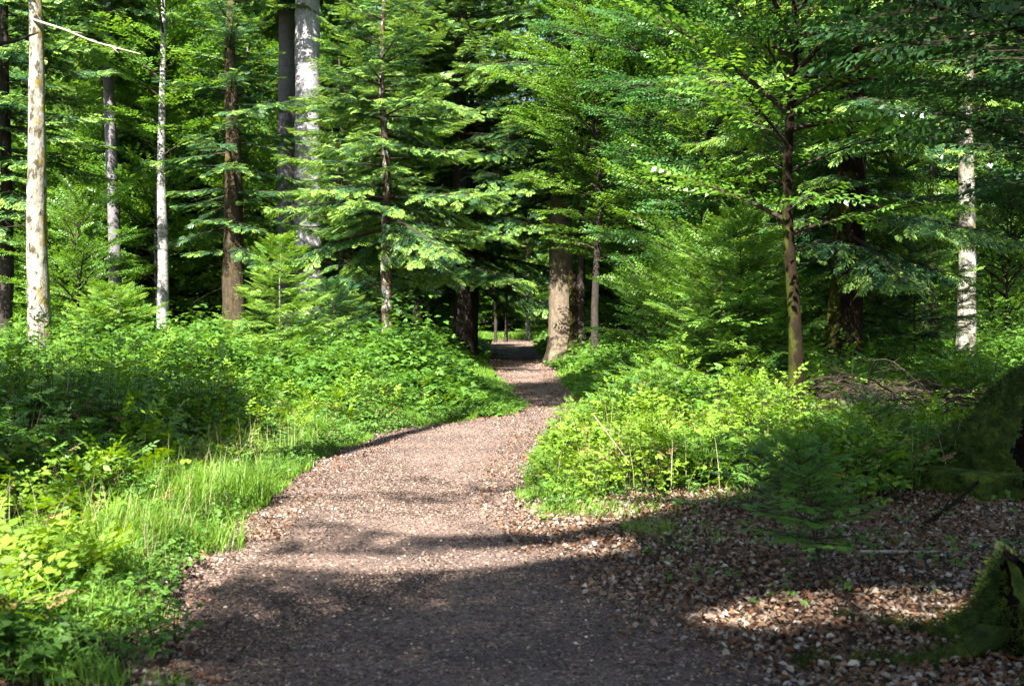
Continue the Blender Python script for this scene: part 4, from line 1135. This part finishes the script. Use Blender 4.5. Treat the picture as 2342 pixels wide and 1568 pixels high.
fallen('dead_branch', [P3(2060, 925, 13.8), P3(2110, 950, 13.7), P3(2160, 970, 13.5)], .016, 'thin pale branch sloping down the right side of the twig heap', M_DEAD, 3)
fallen('dead_branch', [P3(1990, 968, 13.5), P3(2040, 950, 13.5), P3(2100, 955, 13.6)], .012, 'thinnest pale stick lying flat across the twig heap', M_DEAD, 2)
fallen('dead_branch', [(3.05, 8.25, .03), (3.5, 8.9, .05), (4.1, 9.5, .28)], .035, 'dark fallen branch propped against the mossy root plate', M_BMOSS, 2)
fallen('dead_branch', [(2.35, 7.42, .045), (2.7, 7.4, .05), (3.1, 7.43, .04)], .014, 'short yellowish stick lying flat on the dead leaves', M_TWIGP, 0)
fallen('dead_branch', [(1.0, 9.3, .4), (.7, 9.4, .8)][::-1], .004, 'thin pale dry stalk leaning out of the sunlit herbs', M_TWIGP, 1)
b_ = fallen('dead_branch', [P3(76, 45, 27), P3(110, 56, 26.6), P3(150, 68, 26), P3(210, 95, 25.4), P3(260, 108, 25), P3(322, 124, 24.6)], .032, 'long pale bare branch', M_TWIGP, 12)
b_.location = b_.location - T_.location; b_.parent = T_; del b_['category']
fallen('bare_branch', [P3(-60, 108, 9), P3(30, 96, 9.2), P3(88, 74, 9.4)], .022, 'near blurred dark branch cutting the upper left corner', M_BDARK, 0)

# big round leaf plant on the left verge
root = empty('broad_leaf_plant', at(375, 9.0), 'plant with one broad pale green round leaf standing among the tussocks', 'plant')
tb = MB(); cb = MB()
for (dx, dy, hh, R_, tl) in ((0, 0, .50, .085, .5), (-.16, .12, .36, .06, .2), (.12, .18, .40, .05, -.2)):
    t = np.linspace(0, 1, 6)[:, None]; tb.tube(np.array([dx * .4, dy * .4, 0]) + np.array([dx * .6, dy * .6, hh]) * t, .005, 5)
    a = np.linspace(0, 2 * np.pi, 17)[:-1]; rr = R_ * (1 + .12 * np.cos(3 * a)); c = np.array([dx, dy, hh])
    rim = c + np.stack([rr * np.cos(a), rr * np.sin(a) * .7, rr * np.sin(a) * -tl + .012 * np.cos(5 * a)], -1)
    mid = (rim + c) / 2 + np.array([0, 0, .01])
    V = np.concatenate([rim, mid, np.repeat(c[None], 16, 0)]); j = np.arange(16); k = (j + 1) % 16
    cb = MB(); cb.mesh(V, np.concatenate([np.stack([j, k, 16 + k, 16 + j], -1), np.stack([16 + j, 16 + k, 32 + k, 32 + j], -1)]), 0, .95); cb.build('leaf', [M_HERBY], root)
tb.build('stem', [M_GRASS], root)

# ------------------------------------------------------------------ unseen beeches added beside and behind the camera to shade foreground and path bend
for (x0, y0, H, z0, Lm, n_, sd_, lab) in ((-1.8, -6.9, 15.8, 6.0, 4.7, 180, 601, 'unseen tall beech added for shade behind the left shoulder of the photographer'),
                                          (4.0, -1.4, 10.2, 4.8, 4.2, 150, 602, 'unseen tall beech added for shade to the right of the photographer'),
                                          (3.9, 3.0, 9.2, 4.8, 3.3, 110, 606, 'tall beech added for shade to the right out of view'),
                                          (-8.3, 3.4, 12, 5.2, 4.2, 110, 603, 'tall beech added for shade to the left out of view'),
                                          (1.8, -11.8, 16, 6.5, 5.0, 130, 604, 'unseen tall beech added for shade farther back behind the photographer')):
    leaf_tree('added_shade_beech', (x0, y0, float(ground_z(x0, y0))), lab, H, z0, .22, Lm, M_BSHADE, sd_, n=n_, size=.6, d2=.3, d3=.34, gaps=True)
leaf_tree('added_shade_beech', (-4.3, 6.2, 0), 'unseen very tall slim beech added left of the photographer shading the bend of the path', 24, 16, .2, 2.7, M_BSHADE, 607, n=100, size=.6, d2=.3, d3=.34)
